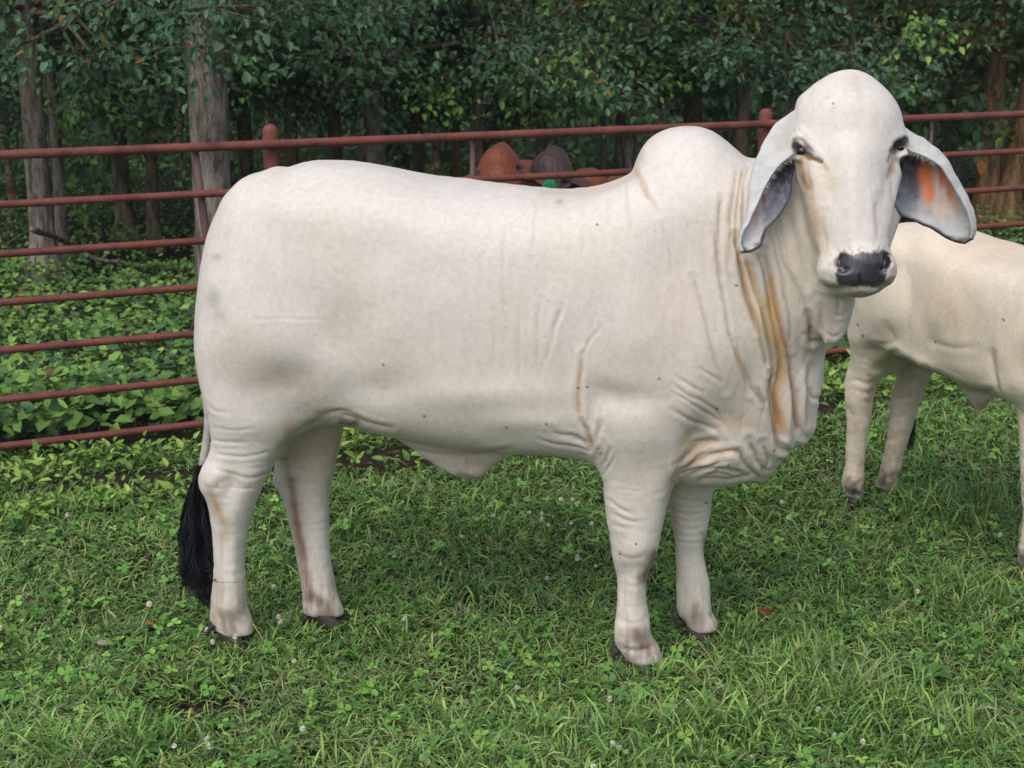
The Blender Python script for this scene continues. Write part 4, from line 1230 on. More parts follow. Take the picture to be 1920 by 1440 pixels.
PB = [(560, 715, 60, 30, (0.30, 0.22, 0.16), 0.35), (700, 620, 70, 90, (0.50, 0.42, 0.34), 0.35), (480, 690, 60, 40, (0.5, 0.42, 0.34), 0.4), (1600, 400, 50, 90, (0.62, 0.6, 0.6), 0.2), (1504, 283, 12, 9, (0.03, 0.025, 0.025), 0.9), (1690, 270, 9, 9, (0.03, 0.025, 0.025), 0.85), (1400, 700, 120, 260, (0.56, 0.49, 0.40), 0.35), (900, 720, 260, 90, (0.57, 0.53, 0.46), 0.35), (1200, 950, 60, 200, (0.58, 0.52, 0.45), 0.4), (545, 715, 46, 26, (0.34, 0.25, 0.18), 0.22), (575, 728, 30, 10, (0.30, 0.28, 0.26), 0.35), (640, 600, 60, 70, (0.48, 0.42, 0.34), 0.35), (450, 640, 60, 50, (0.5, 0.42, 0.33), 0.3), (402, 558, 13, 16, (0.20, 0.21, 0.22), 0.55),
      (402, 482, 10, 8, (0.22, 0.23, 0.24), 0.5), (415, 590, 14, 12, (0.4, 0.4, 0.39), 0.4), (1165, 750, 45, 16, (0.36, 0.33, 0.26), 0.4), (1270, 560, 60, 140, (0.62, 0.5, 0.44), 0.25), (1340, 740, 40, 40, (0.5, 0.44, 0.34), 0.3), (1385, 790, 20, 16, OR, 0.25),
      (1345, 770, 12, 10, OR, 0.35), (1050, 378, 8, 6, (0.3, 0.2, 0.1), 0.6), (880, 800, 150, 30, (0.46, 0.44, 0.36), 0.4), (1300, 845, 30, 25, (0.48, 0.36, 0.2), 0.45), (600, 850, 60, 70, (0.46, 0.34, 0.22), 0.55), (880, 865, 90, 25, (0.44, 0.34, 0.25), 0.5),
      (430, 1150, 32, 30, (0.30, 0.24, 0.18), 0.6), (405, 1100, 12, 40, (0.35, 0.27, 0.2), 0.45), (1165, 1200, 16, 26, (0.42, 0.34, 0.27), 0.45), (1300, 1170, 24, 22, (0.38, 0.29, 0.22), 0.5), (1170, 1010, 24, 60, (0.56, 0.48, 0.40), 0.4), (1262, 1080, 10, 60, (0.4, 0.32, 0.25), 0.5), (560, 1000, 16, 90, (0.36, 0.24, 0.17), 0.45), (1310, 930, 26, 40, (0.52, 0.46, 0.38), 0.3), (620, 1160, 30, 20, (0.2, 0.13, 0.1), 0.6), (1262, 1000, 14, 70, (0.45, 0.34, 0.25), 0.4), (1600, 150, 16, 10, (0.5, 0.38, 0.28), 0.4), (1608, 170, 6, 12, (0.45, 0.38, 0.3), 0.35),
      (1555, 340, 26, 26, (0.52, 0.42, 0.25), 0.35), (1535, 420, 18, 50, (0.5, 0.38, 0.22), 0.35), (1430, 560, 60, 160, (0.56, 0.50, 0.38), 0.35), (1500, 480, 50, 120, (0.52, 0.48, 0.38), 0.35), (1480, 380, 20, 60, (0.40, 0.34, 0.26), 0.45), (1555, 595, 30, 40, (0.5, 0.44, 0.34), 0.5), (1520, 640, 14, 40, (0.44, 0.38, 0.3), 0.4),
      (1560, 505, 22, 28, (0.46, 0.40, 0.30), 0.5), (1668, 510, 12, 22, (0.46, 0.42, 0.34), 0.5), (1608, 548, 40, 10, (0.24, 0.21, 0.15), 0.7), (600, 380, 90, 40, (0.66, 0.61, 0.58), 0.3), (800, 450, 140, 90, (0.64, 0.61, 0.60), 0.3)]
FLIES = [(1120, 421), (1236, 709), (1084, 728), (950, 800), (796, 780), (1025, 792), (1345, 768), (1193, 1017), (1163, 1038), (1363, 866), (1562, 194), (1324, 943), (1101, 726), (1449, 842), (1380, 535), (720, 683)]
NOSE = [(1572, 474), (1582, 470), (1600, 473), (1640, 472), (1662, 469), (1670, 482), (1668, 500), (1660, 516), (1658, 533), (1625, 538), (1590, 538), (1572, 530), (1566, 512), (1569, 490)]

def paint(W, N, base, PB=PB, PS=PS, FORMS=FORMS, CREASES=CREASES, FLIES=FLIES, main=True, creases=True):
    """stains, tones, painted fold shade and hide relief for world points W with normals N"""
    px, py = project(W)
    tocam = CAM - W
    tocam /= np.linalg.norm(tocam, axis=1, keepdims=True)
    face = np.clip((N * tocam).sum(1) * 3 + 0.2, 0, 1)
    nz1 = fbm(W, 0.09, 3)
    nz2 = fbm(W, 0.02, 11)
    nz3 = fbm(W * [1, 1, 0.35], 0.012, 21)
    C = np.tile(base, (len(W), 1)) * (0.93 + 0.10 * nz1 + 0.06 * (nz3 - 0.5))[:, None]
    streak = fbm(W * [1, 1, 0.13], 0.012, 61)
    dirt = np.clip((0.26 - W[:, 2]) / 0.18, 0, 1) * np.clip(streak * 2.4 + nz2 * 1.2 - 1.35, 0, 1) * 0.75
    C = C * (1 - dirt[:, None]) + np.array([0.27, 0.20, 0.14]) * dirt[:, None]
    warm = np.clip((fbm(W, 0.22, 31) - 0.42) * 2.5, 0, 1)[:, None]
    C = C * (1 - warm * np.array([0.02, 0.05, 0.10]))
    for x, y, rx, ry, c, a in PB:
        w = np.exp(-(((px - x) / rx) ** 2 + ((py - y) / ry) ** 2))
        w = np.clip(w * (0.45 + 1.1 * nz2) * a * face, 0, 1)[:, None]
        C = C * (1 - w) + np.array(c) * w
    for pts, wd, c, a in PS:
        P = smoothpoly(pts, 4, False)
        b = (px > P[:, 0].min() - 4 * wd) & (px < P[:, 0].max() + 4 * wd) & (py > P[:, 1].min() - 4 * wd) & (py < P[:, 1].max() + 4 * wd)
        if not b.any():
            continue
        d = seg_dist(px[b], py[b], P, False)
        w = np.exp(-(d / wd) ** 2) * a * np.clip(0.25 + 0.6 * nz2[b] + 1.0 * streak[b], 0, 1.5) * face[b]
        w = np.clip(w, 0, 1)[:, None]
        C[b] = C[b] * (1 - w) + np.array(c) * w
    wet = np.zeros(len(W))
    P = smoothpoly(NOSE, 4)
    b = (px > 1540) & (px < 1700) & (py > 440) & (py < 560) & (face > 0.2) & (W[:, 1] < 4.2) & main
    ins = in_poly(px[b], py[b], P)
    d = seg_dist(px[b], py[b], P) * np.where(ins, 1, -1) + (nz2[b] - 0.5) * 14
    w = np.clip(d / 4 + 0.3, 0, 1)
    speck = np.clip((vnoise(W[b], 0.006, 77) - 0.62) * 6, 0, 1) * np.clip(1 + d / 16, 0, 1) * 0.75
    w2 = np.maximum(w, speck)[:, None]
    C[b] = C[b] * (1 - w2) + np.array([0.040, 0.038, 0.050]) * w2
    for pts_, wd_ in (([(1577, 478), (1573, 488), (1580, 498), (1590, 503)], 4.0), ([(1664, 476), (1667, 488), (1662, 498), (1654, 503)], 3.6), ([(1600, 536), (1650, 536)], 3.5), ([(1612, 512), (1612, 530)], 2.5)):
        q = np.exp(-(seg_dist(px[b], py[b], smoothpoly(pts_, 4, False), False) / wd_) ** 2)[:, None]
        C[b] = C[b] * (1 - q) + 0.006 * q
    wet[b] = w
    disp = np.zeros(len(W))
    for x, y, rx, ry, mm in FORMS:
        disp += 1.7 * mm * 1e-3 * np.exp(-(((px - x) / rx) ** 2 + ((py - y) / ry) ** 2)) * face
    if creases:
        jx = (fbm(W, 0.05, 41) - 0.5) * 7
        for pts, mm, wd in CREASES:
            P = smoothpoly(pts, 4, False)
            r = 5 * wd
            b = (px > P[:, 0].min() - r) & (px < P[:, 0].max() + r) & (py > P[:, 1].min() - r) & (py < P[:, 1].max() + r) & (face > 0.05)
            if not b.any():
                continue
            if P[:, 0].max() < 700:
                mm = mm * 0.65
            d = seg_dist(px[b] + jx[b], py[b] + jx[b] * 0.4, P, False)
            e0 = np.hypot(px[b] - P[0, 0], py[b] - P[0, 1])
            e1 = np.hypot(px[b] - P[-1, 0], py[b] - P[-1, 1])
            tp = np.clip(np.minimum(e0, e1) / 14, 0.25, 1)
            g = -1.15 * np.exp(-(d / (0.75 * wd)) ** 1.3) + 0.40 * np.exp(-((d - 2.4 * wd) / (1.5 * wd)) ** 2)
            disp[b] += mm * 1e-3 * g * tp * face[b]
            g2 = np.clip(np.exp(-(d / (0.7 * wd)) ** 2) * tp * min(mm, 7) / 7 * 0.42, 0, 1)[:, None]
            C[b] = C[b] * (1 - g2 * np.array([0.55, 0.75, 0.95]))       # fold shade painted into the colour, with some yellow-brown staining
    def ridged(S, sc, seed):
        return (1 - np.abs(2 * fbm(S, sc, seed, 2) - 1)) ** 6
    neck = main * np.exp(-(((px - 1450) / 90) ** 4 + ((py - 570) / 250) ** 4)) * (W[:, 1] > 4.2)
    barrel = np.clip((px - 620) / 250, 0, 1) * np.clip((800 - py) / 80, 0, 1) * (1 - neck)
    disp += -ridged(W * [1, 1, 0.10], 0.045, 51) * (0.0045 * neck + 0.0009 * barrel) * face
    low = np.clip((W[:, 2] - 0.10) / 0.1, 0, 1) * np.clip((0.72 - W[:, 2]) / 0.08, 0, 1)
    disp += -ridged(W * [0.25, 0.25, 1], 0.03, 57) * 0.0011 * low
    disp += (fbm(W, 0.16, 53, 2) - 0.5) * 0.012 * face
    # veins and dirt specks, flies
    sp = np.clip((vnoise(W, 0.012, 87) - 0.80) * 8, 0, 1) * np.clip((fbm(W, 0.15, 88) - 0.50) * 5, 0, 1) * face * 0.25
    C = C * (1 - sp[:, None] * np.array([0.5, 0.58, 0.66]))
    for x, y in FLIES:
        d = np.hypot(px - x, py - y)
        w = np.clip(1.4 - d / 2.4, 0, 1)[:, None] * (face[:, None] > 0.3)
        C = C * (1 - w) + 0.02 * w
    return C, disp, wet

# the same for the second bull: hollows, folds, stains
FORMS2 = [(1661, 633, 34, 24, -10), (1700, 520, 30, 60, -7), (1672, 470, 26, 26, 8), (1650, 560, 40, 60, 6), (1830, 470, 70, 26, -7), (1790, 600, 60, 60, 6), (1602, 750, 22, 30, 6), (1640, 740, 12, 26, -6),
          (1740, 640, 24, 30, -6), (1860, 690, 12, 40, -8), (1605, 850, 10, 50, -3), (1604, 905, 20, 18, 4), (1690, 740, 14, 40, -4), (1740, 450, 30, 20, 5)]
CREASES2 = [([(1676, 664), (1684, 672), (1700, 676), (1722, 688), (1740, 696)], 9, 5), ([(1734, 694), (1773, 711), (1812, 731), (1868, 736)], 6, 5), ([(1858, 660), (1860, 692), (1870, 722), (1882, 745)], 5, 4),
            ([(1598, 711), (1627, 719), (1650, 714)], 4, 4), ([(1600, 728), (1630, 737), (1652, 730)], 4, 4), ([(1606, 746), (1634, 754), (1650, 748)], 3, 4), ([(1592, 765), (1600, 780), (1596, 795)], 4, 4),
            ([(1640, 690), (1662, 680), (1680, 664)], 4, 5), ([(1700, 680), (1706, 690), (1712, 684)], 5, 4), ([(1745, 640), (1790, 652), (1830, 650)], 2.5, 5), ([(1660, 610), (1668, 640), (1640, 655)], 3, 6),
            ([(1655, 740), (1690, 748), (1715, 740)], 3, 4), ([(1650, 775), (1685, 782), (1708, 776)], 3, 4), ([(1650, 810), (1665, 822), (1690, 818)], 3, 4), ([(1700, 500), (1706, 560), (1700, 620)], 2, 6),
            ([(1870, 745), (1876, 760), (1884, 772)], 5, 4), ([(1590, 900), (1605, 906), (1625, 900)], 3, 4)]
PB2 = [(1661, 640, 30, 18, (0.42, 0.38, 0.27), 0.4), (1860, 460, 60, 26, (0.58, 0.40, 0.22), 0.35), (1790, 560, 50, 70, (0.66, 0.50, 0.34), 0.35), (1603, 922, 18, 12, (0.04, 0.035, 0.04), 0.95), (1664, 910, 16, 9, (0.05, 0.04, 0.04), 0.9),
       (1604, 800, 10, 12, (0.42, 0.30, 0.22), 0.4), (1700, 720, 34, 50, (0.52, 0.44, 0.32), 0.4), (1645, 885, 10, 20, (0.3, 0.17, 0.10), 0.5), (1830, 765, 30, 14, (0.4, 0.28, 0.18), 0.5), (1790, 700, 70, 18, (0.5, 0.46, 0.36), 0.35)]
PS2 = [([(1858, 660), (1862, 700), (1872, 730)], 4, (0.5, 0.34, 0.20), 0.2), ([(1650, 815), (1662, 822)], 3, (0.1, 0.07, 0.05), 0.5)]
FLIES2 = [(1609, 609), (1688, 668), (1752, 641), (1882, 600), (1617, 630)]

# ---------------------------------------------------------------- hide material
def hide_mat(name, rough=0.52, spec=0.30):
    m, nt, N, L, P = new_mat(name)
    at = N.new('ShaderNodeAttribute'); at.attribute_name = 'Col'
    wt = N.new('ShaderNodeAttribute'); wt.attribute_name = 'wet'
    tc = N.new('ShaderNodeTexCoord')
    n1 = N.new('ShaderNodeTexNoise'); n1.inputs['Scale'].default_value = 60; n1.inputs['Detail'].default_value = 6; n1.inputs['Roughness'].default_value = 0.65
    L.new(tc.outputs['Object'], n1.inputs['Vector'])
    mr = N.new('ShaderNodeMapRange'); mr.inputs['From Min'].default_value = 0.3; mr.inputs['From Max'].default_value = 0.7
    mr.inputs['To Min'].default_value = 0.90; mr.inputs['To Max'].default_value = 1.07
    L.new(n1.outputs['Fac'], mr.inputs['Value'])
    sc = N.new('ShaderNodeVectorMath'); sc.operation = 'SCALE'
    L.new(at.outputs['Color'], sc.inputs[0]); L.new(mr.outputs[0], sc.inputs['Scale'])
    L.new(sc.outputs[0], P.inputs['Base Color'])
    ro = N.new('ShaderNodeMapRange'); ro.inputs['To Min'].default_value = rough; ro.inputs['To Max'].default_value = 0.28
    L.new(wt.outputs['Fac'], ro.inputs['Value']); L.new(ro.outputs[0], P.inputs['Roughness'])
    so = N.new('ShaderNodeMapRange'); so.inputs['To Min'].default_value = spec; so.inputs['To Max'].default_value = 0.6
    L.new(wt.outputs['Fac'], so.inputs['Value']); L.new(so.outputs[0], P.inputs['Specular IOR Level'])
    prev = None
    for sc_, st, dist in (((20, 20, 6), 0.3, 0.004), ((150, 150, 36), 0.6, 0.0016), ((500, 500, 120), 0.5, 0.0006)):
        mp = N.new('ShaderNodeMapping'); mp.inputs['Scale'].default_value = sc_
        nz = N.new('ShaderNodeTexNoise'); nz.inputs['Scale'].default_value = 1; nz.inputs['Detail'].default_value = 3
        L.new(tc.outputs['Object'], mp.inputs[0]); L.new(mp.outputs[0], nz.inputs['Vector'])
        b = N.new('ShaderNodeBump'); b.inputs['Strength'].default_value = st; b.inputs['Distance'].default_value = dist
        L.new(nz.outputs['Fac'], b.inputs['Height'])
        if prev is not None:
            L.new(prev.outputs[0], b.inputs['Normal'])
        prev = b
    L.new(prev.outputs[0], P.inputs['Normal'])
    P.inputs['Sheen Weight'].default_value = 0.08
    P.inputs['Sheen Roughness'].default_value = 0.5
    return m

M_HIDE = hide_mat('white_hide')
M_EAR = hide_mat('ear_skin', 0.7, 0.15)
M_EYE, _, _N, _L, _P = new_mat('eye_gloss')
_P.inputs['Base Color'].default_value = (0.012, 0.009, 0.008, 1); _P.inputs['Roughness'].default_value = 0.12
M_HOOF = vc_mat('hoof_horn', 0.55, 0.3, bump=[(60, 0.4, 0.003)], noise=(30, 0.35))
M_TAILHAIR = vc_mat('black_hair', 0.45, 0.35)
M_WHITEHAIR = vc_mat('white_hair', 0.6, 0.2, trans=0.3)

def ear_mesh(rows, t0, dx, name, nu=56, nv=40):
    """rows: (rim, fold edge, far edge) pixel pairs from base to tip -> folded ear sheet"""
    cols = [[], [], [], [], []]
    n = len(rows)
    for i, (T, R, B) in enumerate(rows):
        f = i / (n - 1)
        w = math.sin(min(1, (i + 0.6) / n) * math.pi) ** 0.7
        T, R, B = np.array(T, float), np.array(R, float), np.array(B, float)
        M = T * 0.52 + B * 0.48
        cols[0].append((*R, t0 - 0.024 * w + dx * f))
        cols[1].append((*T, t0 + 0.000 + dx * f))
        cols[2].append((*(T * 0.75 + B * 0.25), t0 + 0.034 * w + dx * f))
        cols[3].append((*(T * 0.35 + B * 0.65), t0 + 0.038 * w + dx * f))
        cols[4].append((*B, t0 + 0.004 + dx * f))
    g = []
    for c in cols:
        P = smoothpoly(c, 8, False)
        k = np.linspace(0, len(P) - 1, nu)
        g.append(np.stack([np.interp(k, np.arange(len(P)), P[:, a]) for a in range(3)], -1))
    g = np.array(g)                                     # 5, nu, 3
    out = np.zeros((nu, nv, 3))
    for i in range(nu):
        P = smoothpoly(g[:, i], 10, False)
        # keep the fold tight
        k = np.linspace(0, len(P) - 1, nv)
        for a in range(3):
            out[i, :, a] = np.interp(k, np.arange(len(P)), P[:, a])
    D = ray(out[..., 0], out[..., 1])
    W = CAM + D * out[..., 2:3]
    V = W.reshape(-1, 3)
    i = np.arange(nu - 1)[:, None] * nv + np.arange(nv - 1)[None]
    Q = np.stack([i, i + 1, i + nv + 1, i + nv], -1).reshape(-1, 4)
    return V, Q, out.reshape(-1, 3)

LEFT_EAR = [((1500, 204), (1506, 262), (1502, 296)), ((1470, 224), (1490, 284), (1492, 312)), ((1450, 243), (1485, 292), (1489, 320)), ((1428, 280), (1462, 310), (1484, 337)), ((1412, 320), (1443, 335), (1482, 358)),
            ((1407, 355), (1429, 363), (1475, 382)), ((1404, 392), (1414, 394), (1456, 408)), ((1395, 425), (1402, 418), (1438, 427)), ((1386, 447), (1391, 440), (1432, 441)),
            ((1384, 464), (1388, 458), (1425, 461)), ((1391, 473), (1395, 472), (1405, 471))]
RIGHT_EAR = [((1688, 232), (1686, 262), (1684, 290)), ((1706, 249), (1700, 280), (1677, 318)), ((1732, 262), (1722, 289), (1669, 348)), ((1755, 280), (1745, 300), (1672, 378)),
             ((1776, 302), (1765, 315), (1690, 402)), ((1795, 338), (1785, 345), (1720, 416)), ((1813, 370), (1803, 375), (1750, 430)), ((1825, 400), (1816, 405), (1780, 448)),
             ((1828, 430), (1821, 430), (1803, 455)), ((1822, 448), (1818, 448), (1812, 453))]
EAR_BASE = np.array([0.50, 0.505, 0.50])
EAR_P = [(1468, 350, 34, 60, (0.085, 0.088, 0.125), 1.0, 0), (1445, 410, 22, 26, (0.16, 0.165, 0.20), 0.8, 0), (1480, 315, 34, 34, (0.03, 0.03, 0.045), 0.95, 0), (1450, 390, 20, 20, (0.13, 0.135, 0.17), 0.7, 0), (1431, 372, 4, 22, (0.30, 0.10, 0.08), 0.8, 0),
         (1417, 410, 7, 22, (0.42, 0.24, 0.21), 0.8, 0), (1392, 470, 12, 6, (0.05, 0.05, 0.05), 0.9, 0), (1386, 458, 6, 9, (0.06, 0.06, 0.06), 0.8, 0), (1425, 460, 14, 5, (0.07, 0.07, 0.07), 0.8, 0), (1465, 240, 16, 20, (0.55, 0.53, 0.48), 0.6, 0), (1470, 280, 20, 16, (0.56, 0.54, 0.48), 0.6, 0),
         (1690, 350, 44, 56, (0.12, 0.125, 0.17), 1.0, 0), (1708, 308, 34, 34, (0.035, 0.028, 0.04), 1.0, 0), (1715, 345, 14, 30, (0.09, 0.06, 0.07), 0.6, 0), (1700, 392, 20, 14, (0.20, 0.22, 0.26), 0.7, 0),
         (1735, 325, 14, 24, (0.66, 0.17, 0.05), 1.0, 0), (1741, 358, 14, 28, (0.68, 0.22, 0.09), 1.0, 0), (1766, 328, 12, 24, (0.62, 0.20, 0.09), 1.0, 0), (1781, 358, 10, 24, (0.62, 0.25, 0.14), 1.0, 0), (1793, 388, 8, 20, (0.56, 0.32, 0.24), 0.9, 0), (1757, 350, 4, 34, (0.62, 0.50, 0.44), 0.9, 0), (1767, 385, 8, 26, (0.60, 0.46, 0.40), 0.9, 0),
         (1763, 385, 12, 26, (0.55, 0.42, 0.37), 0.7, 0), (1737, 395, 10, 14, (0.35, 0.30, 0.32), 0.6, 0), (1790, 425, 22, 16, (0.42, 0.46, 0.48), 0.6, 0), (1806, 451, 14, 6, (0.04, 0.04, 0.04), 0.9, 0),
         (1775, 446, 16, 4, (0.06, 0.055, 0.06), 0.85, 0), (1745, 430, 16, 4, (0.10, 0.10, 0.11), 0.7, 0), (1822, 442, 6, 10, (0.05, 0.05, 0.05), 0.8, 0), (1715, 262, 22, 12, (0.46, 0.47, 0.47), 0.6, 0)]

def build_ear(rows, t0, dx, root, L, sgn):
    V, Q, pp = ear_mesh(rows, t0, dx, 'ear')
    N = v_normals(V, Q)
    px, py = pp[:, 0], pp[:, 1]
    n1 = fbm(V, 0.01, 5); n2 = fbm(V, 0.03, 15)
    C = EAR_BASE * (0.75 + 0.5 * n2)[:, None]
    jj = np.tile(np.arange(40), 56) / 39.0
    inner = np.clip((jj - 0.24) / 0.05, 0, 1)
    ii = np.repeat(np.arange(56), 40) / 55.0
    edge = np.clip((jj - 0.95 + 0.12 * np.clip(ii - 0.6, 0, 1)) / 0.04, 0, 1) + np.clip((ii - 0.965) / 0.03, 0, 1)
    C = C * (1 - 0.88 * np.clip(edge * (0.5 + n1), 0, 1))[:, None]
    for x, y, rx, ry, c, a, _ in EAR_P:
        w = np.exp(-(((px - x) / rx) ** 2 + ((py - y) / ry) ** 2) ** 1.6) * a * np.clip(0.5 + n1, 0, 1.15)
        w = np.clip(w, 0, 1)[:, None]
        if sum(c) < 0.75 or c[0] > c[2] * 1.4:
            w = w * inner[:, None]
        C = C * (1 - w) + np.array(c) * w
    V = V + N * ((fbm(V, 0.02, 8) - 0.5) * 0.006)[:, None]
    me = mesh_np('ear', V - L, [Q], C, True, {'wet': np.zeros(len(V))})
    o = new_obj('ear', me, M_EAR, root)
    md = o.modifiers.new('thickness', 'SOLIDIFY'); md.thickness = 0.007; md.offset = 0.0
    # fringe of hair along the rim
    r = np.random.default_rng(int(abs(px[0])))
    nu, nv = 56, 40
    parts = []
    for _ in range(260):
        i = int(r.random() ** 1.3 * nu * (0.5 if sgn > 0 else 0.38))
        j = 0
        b = V[i * nv + j]
        ln = (0.006 + 0.022 * r.random() ** 1.5) * (1.15 - i / nu) * (1 if j == 0 else 0.5)
        d = np.array([0.45 * sgn + 0.9 * (r.random() - 0.5), -0.15 + 0.5 * (r.random() - 0.5), -0.8 + 0.9 * r.random()])
        d = d / np.linalg.norm(d) * ln
        sd = np.array([0.00028, 0, 0.0001])
        mid = b + d * 0.55 + np.array([0.0, -0.003, 0.0])
        P = np.array([b - sd, b + sd, mid + sd * 0.8, mid - sd * 0.8, b + d])
        parts.append((P, [np.array([[0, 1, 2, 3]]), np.array([[3, 2, 4]])], np.array([0.62, 0.58, 0.52]) * (0.7 + 0.4 * r.random())))
    Vh, Fh, Ch = join(parts)
    new_obj('ear_hair', mesh_np('ear_hair', Vh - L, Fh, Ch, False), M_WHITEHAIR, o)
    return o

def claw_mesh(L=0.084, W=0.040, H=0.046):
    """one toe of a cloven hoof, toe towards +x"""
    rings = []
    for z, sx, sy, ox in ((0.0, 1.0, 1.0, 0.0), (0.25, 0.97, 0.98, -0.004), (0.6, 0.86, 0.93, -0.014), (0.9, 0.74, 0.86, -0.024), (1.0, 0.60, 0.70, -0.027)):
        th = np.linspace(0, 2 * np.pi, 14, endpoint=False)
        x = np.cos(th); y = np.sin(th)
        x = np.where(x > 0, x * (1 - 0.18 * np.abs(y)), x * 0.8)
        rings.append(np.stack([x * L / 2 * sx + ox, y * W / 2 * sy * (1 - 0.25 * np.clip(x, 0, 1)), np.full(14, z * H)], -1))
    V = np.concatenate(rings)
    n = 14
    F = []
    for i in range(4):
        for j in range(n):
            F.append([i * n + j, i * n + (j + 1) % n, (i + 1) * n + (j + 1) % n, (i + 1) * n + j])
    V = np.concatenate([V, [[-0.027, 0, H]], [[0, 0, 0]]])
    c = 5 * n
    T = [[c, 4 * n + j, 4 * n + (j + 1) % n] for j in range(n)] + [[c + 1, (j + 1) % n, j] for j in range(n)]
    return V, [np.array(F), np.array(T)]

def hoof_mesh(scale=1.0):
    V, F = claw_mesh()
    c, s = math.cos(0.10), math.sin(0.10)
    A = V @ np.array([[c, s, 0], [-s, c, 0], [0, 0, 1]]) + [0, 0.023, 0]
    B = V @ np.array([[c, -s, 0], [s, c, 0], [0, 0, 1]]) + [0, -0.023, 0]
    V, F, _ = join([(A, F), (B, F)])
    r = fbm(V * 1.0, 0.02, 9)
    C = np.array([0.040, 0.031, 0.025]) * (0.5 + r)[:, None]
    return mesh_np('hoof', V * scale, F, C, True)

def hair_lock(path, width, n, r, cols, ln_j=0.5):
    """flat strands following a hanging path"""
    parts = []
    P0 = smoothpoly(path, 8, False)
    m = len(P0)
    for k in range(n):
        a = r.random() * 0.45
        b = a + 0.25 + r.random() * (1 - a - 0.25 if ln_j else 0)
        b = min(1.0, b + 0.15)
        q = np.linspace(a, b, 11) * (m - 1)
        P = np.stack([np.interp(q, np.arange(m), P0[:, c]) for c in range(3)], -1)
        t = np.linspace(a, b, 11)
        spread = np.interp(t, [0, 0.15, 0.45, 0.75, 1.0], [0.006, 0.022, 0.038, 0.036, 0.012]) * width
        ang = r.random() * 6.28
        rad = math.sqrt(r.random())
        off = np.stack([np.cos(ang) * rad * spread, np.sin(ang) * rad * spread * 0.7, np.zeros(11)], -1)
        wv = np.sin(t * (20 + 12 * r.random()) + r.random() * 6) * (0.004 + 0.010 * t)
        P = P + off
        P[:, 0] += wv
        P[:, 1] += np.cos(t * 25 + ang) * 0.003
        w = np.linspace(1, 0.15, 11) * (0.0012 + 0.0012 * r.random())
        sd = np.array([math.cos(ang * 3), math.sin(ang * 3), 0])
        V = np.concatenate([P - sd * w[:, None], P + sd * w[:, None]])
        i = np.arange(10)
        parts.append((V, [np.stack([i, i + 11, i + 12, i + 1], -1)], np.array(cols) * (0.5 + 0.9 * r.random())))
    return join(parts)

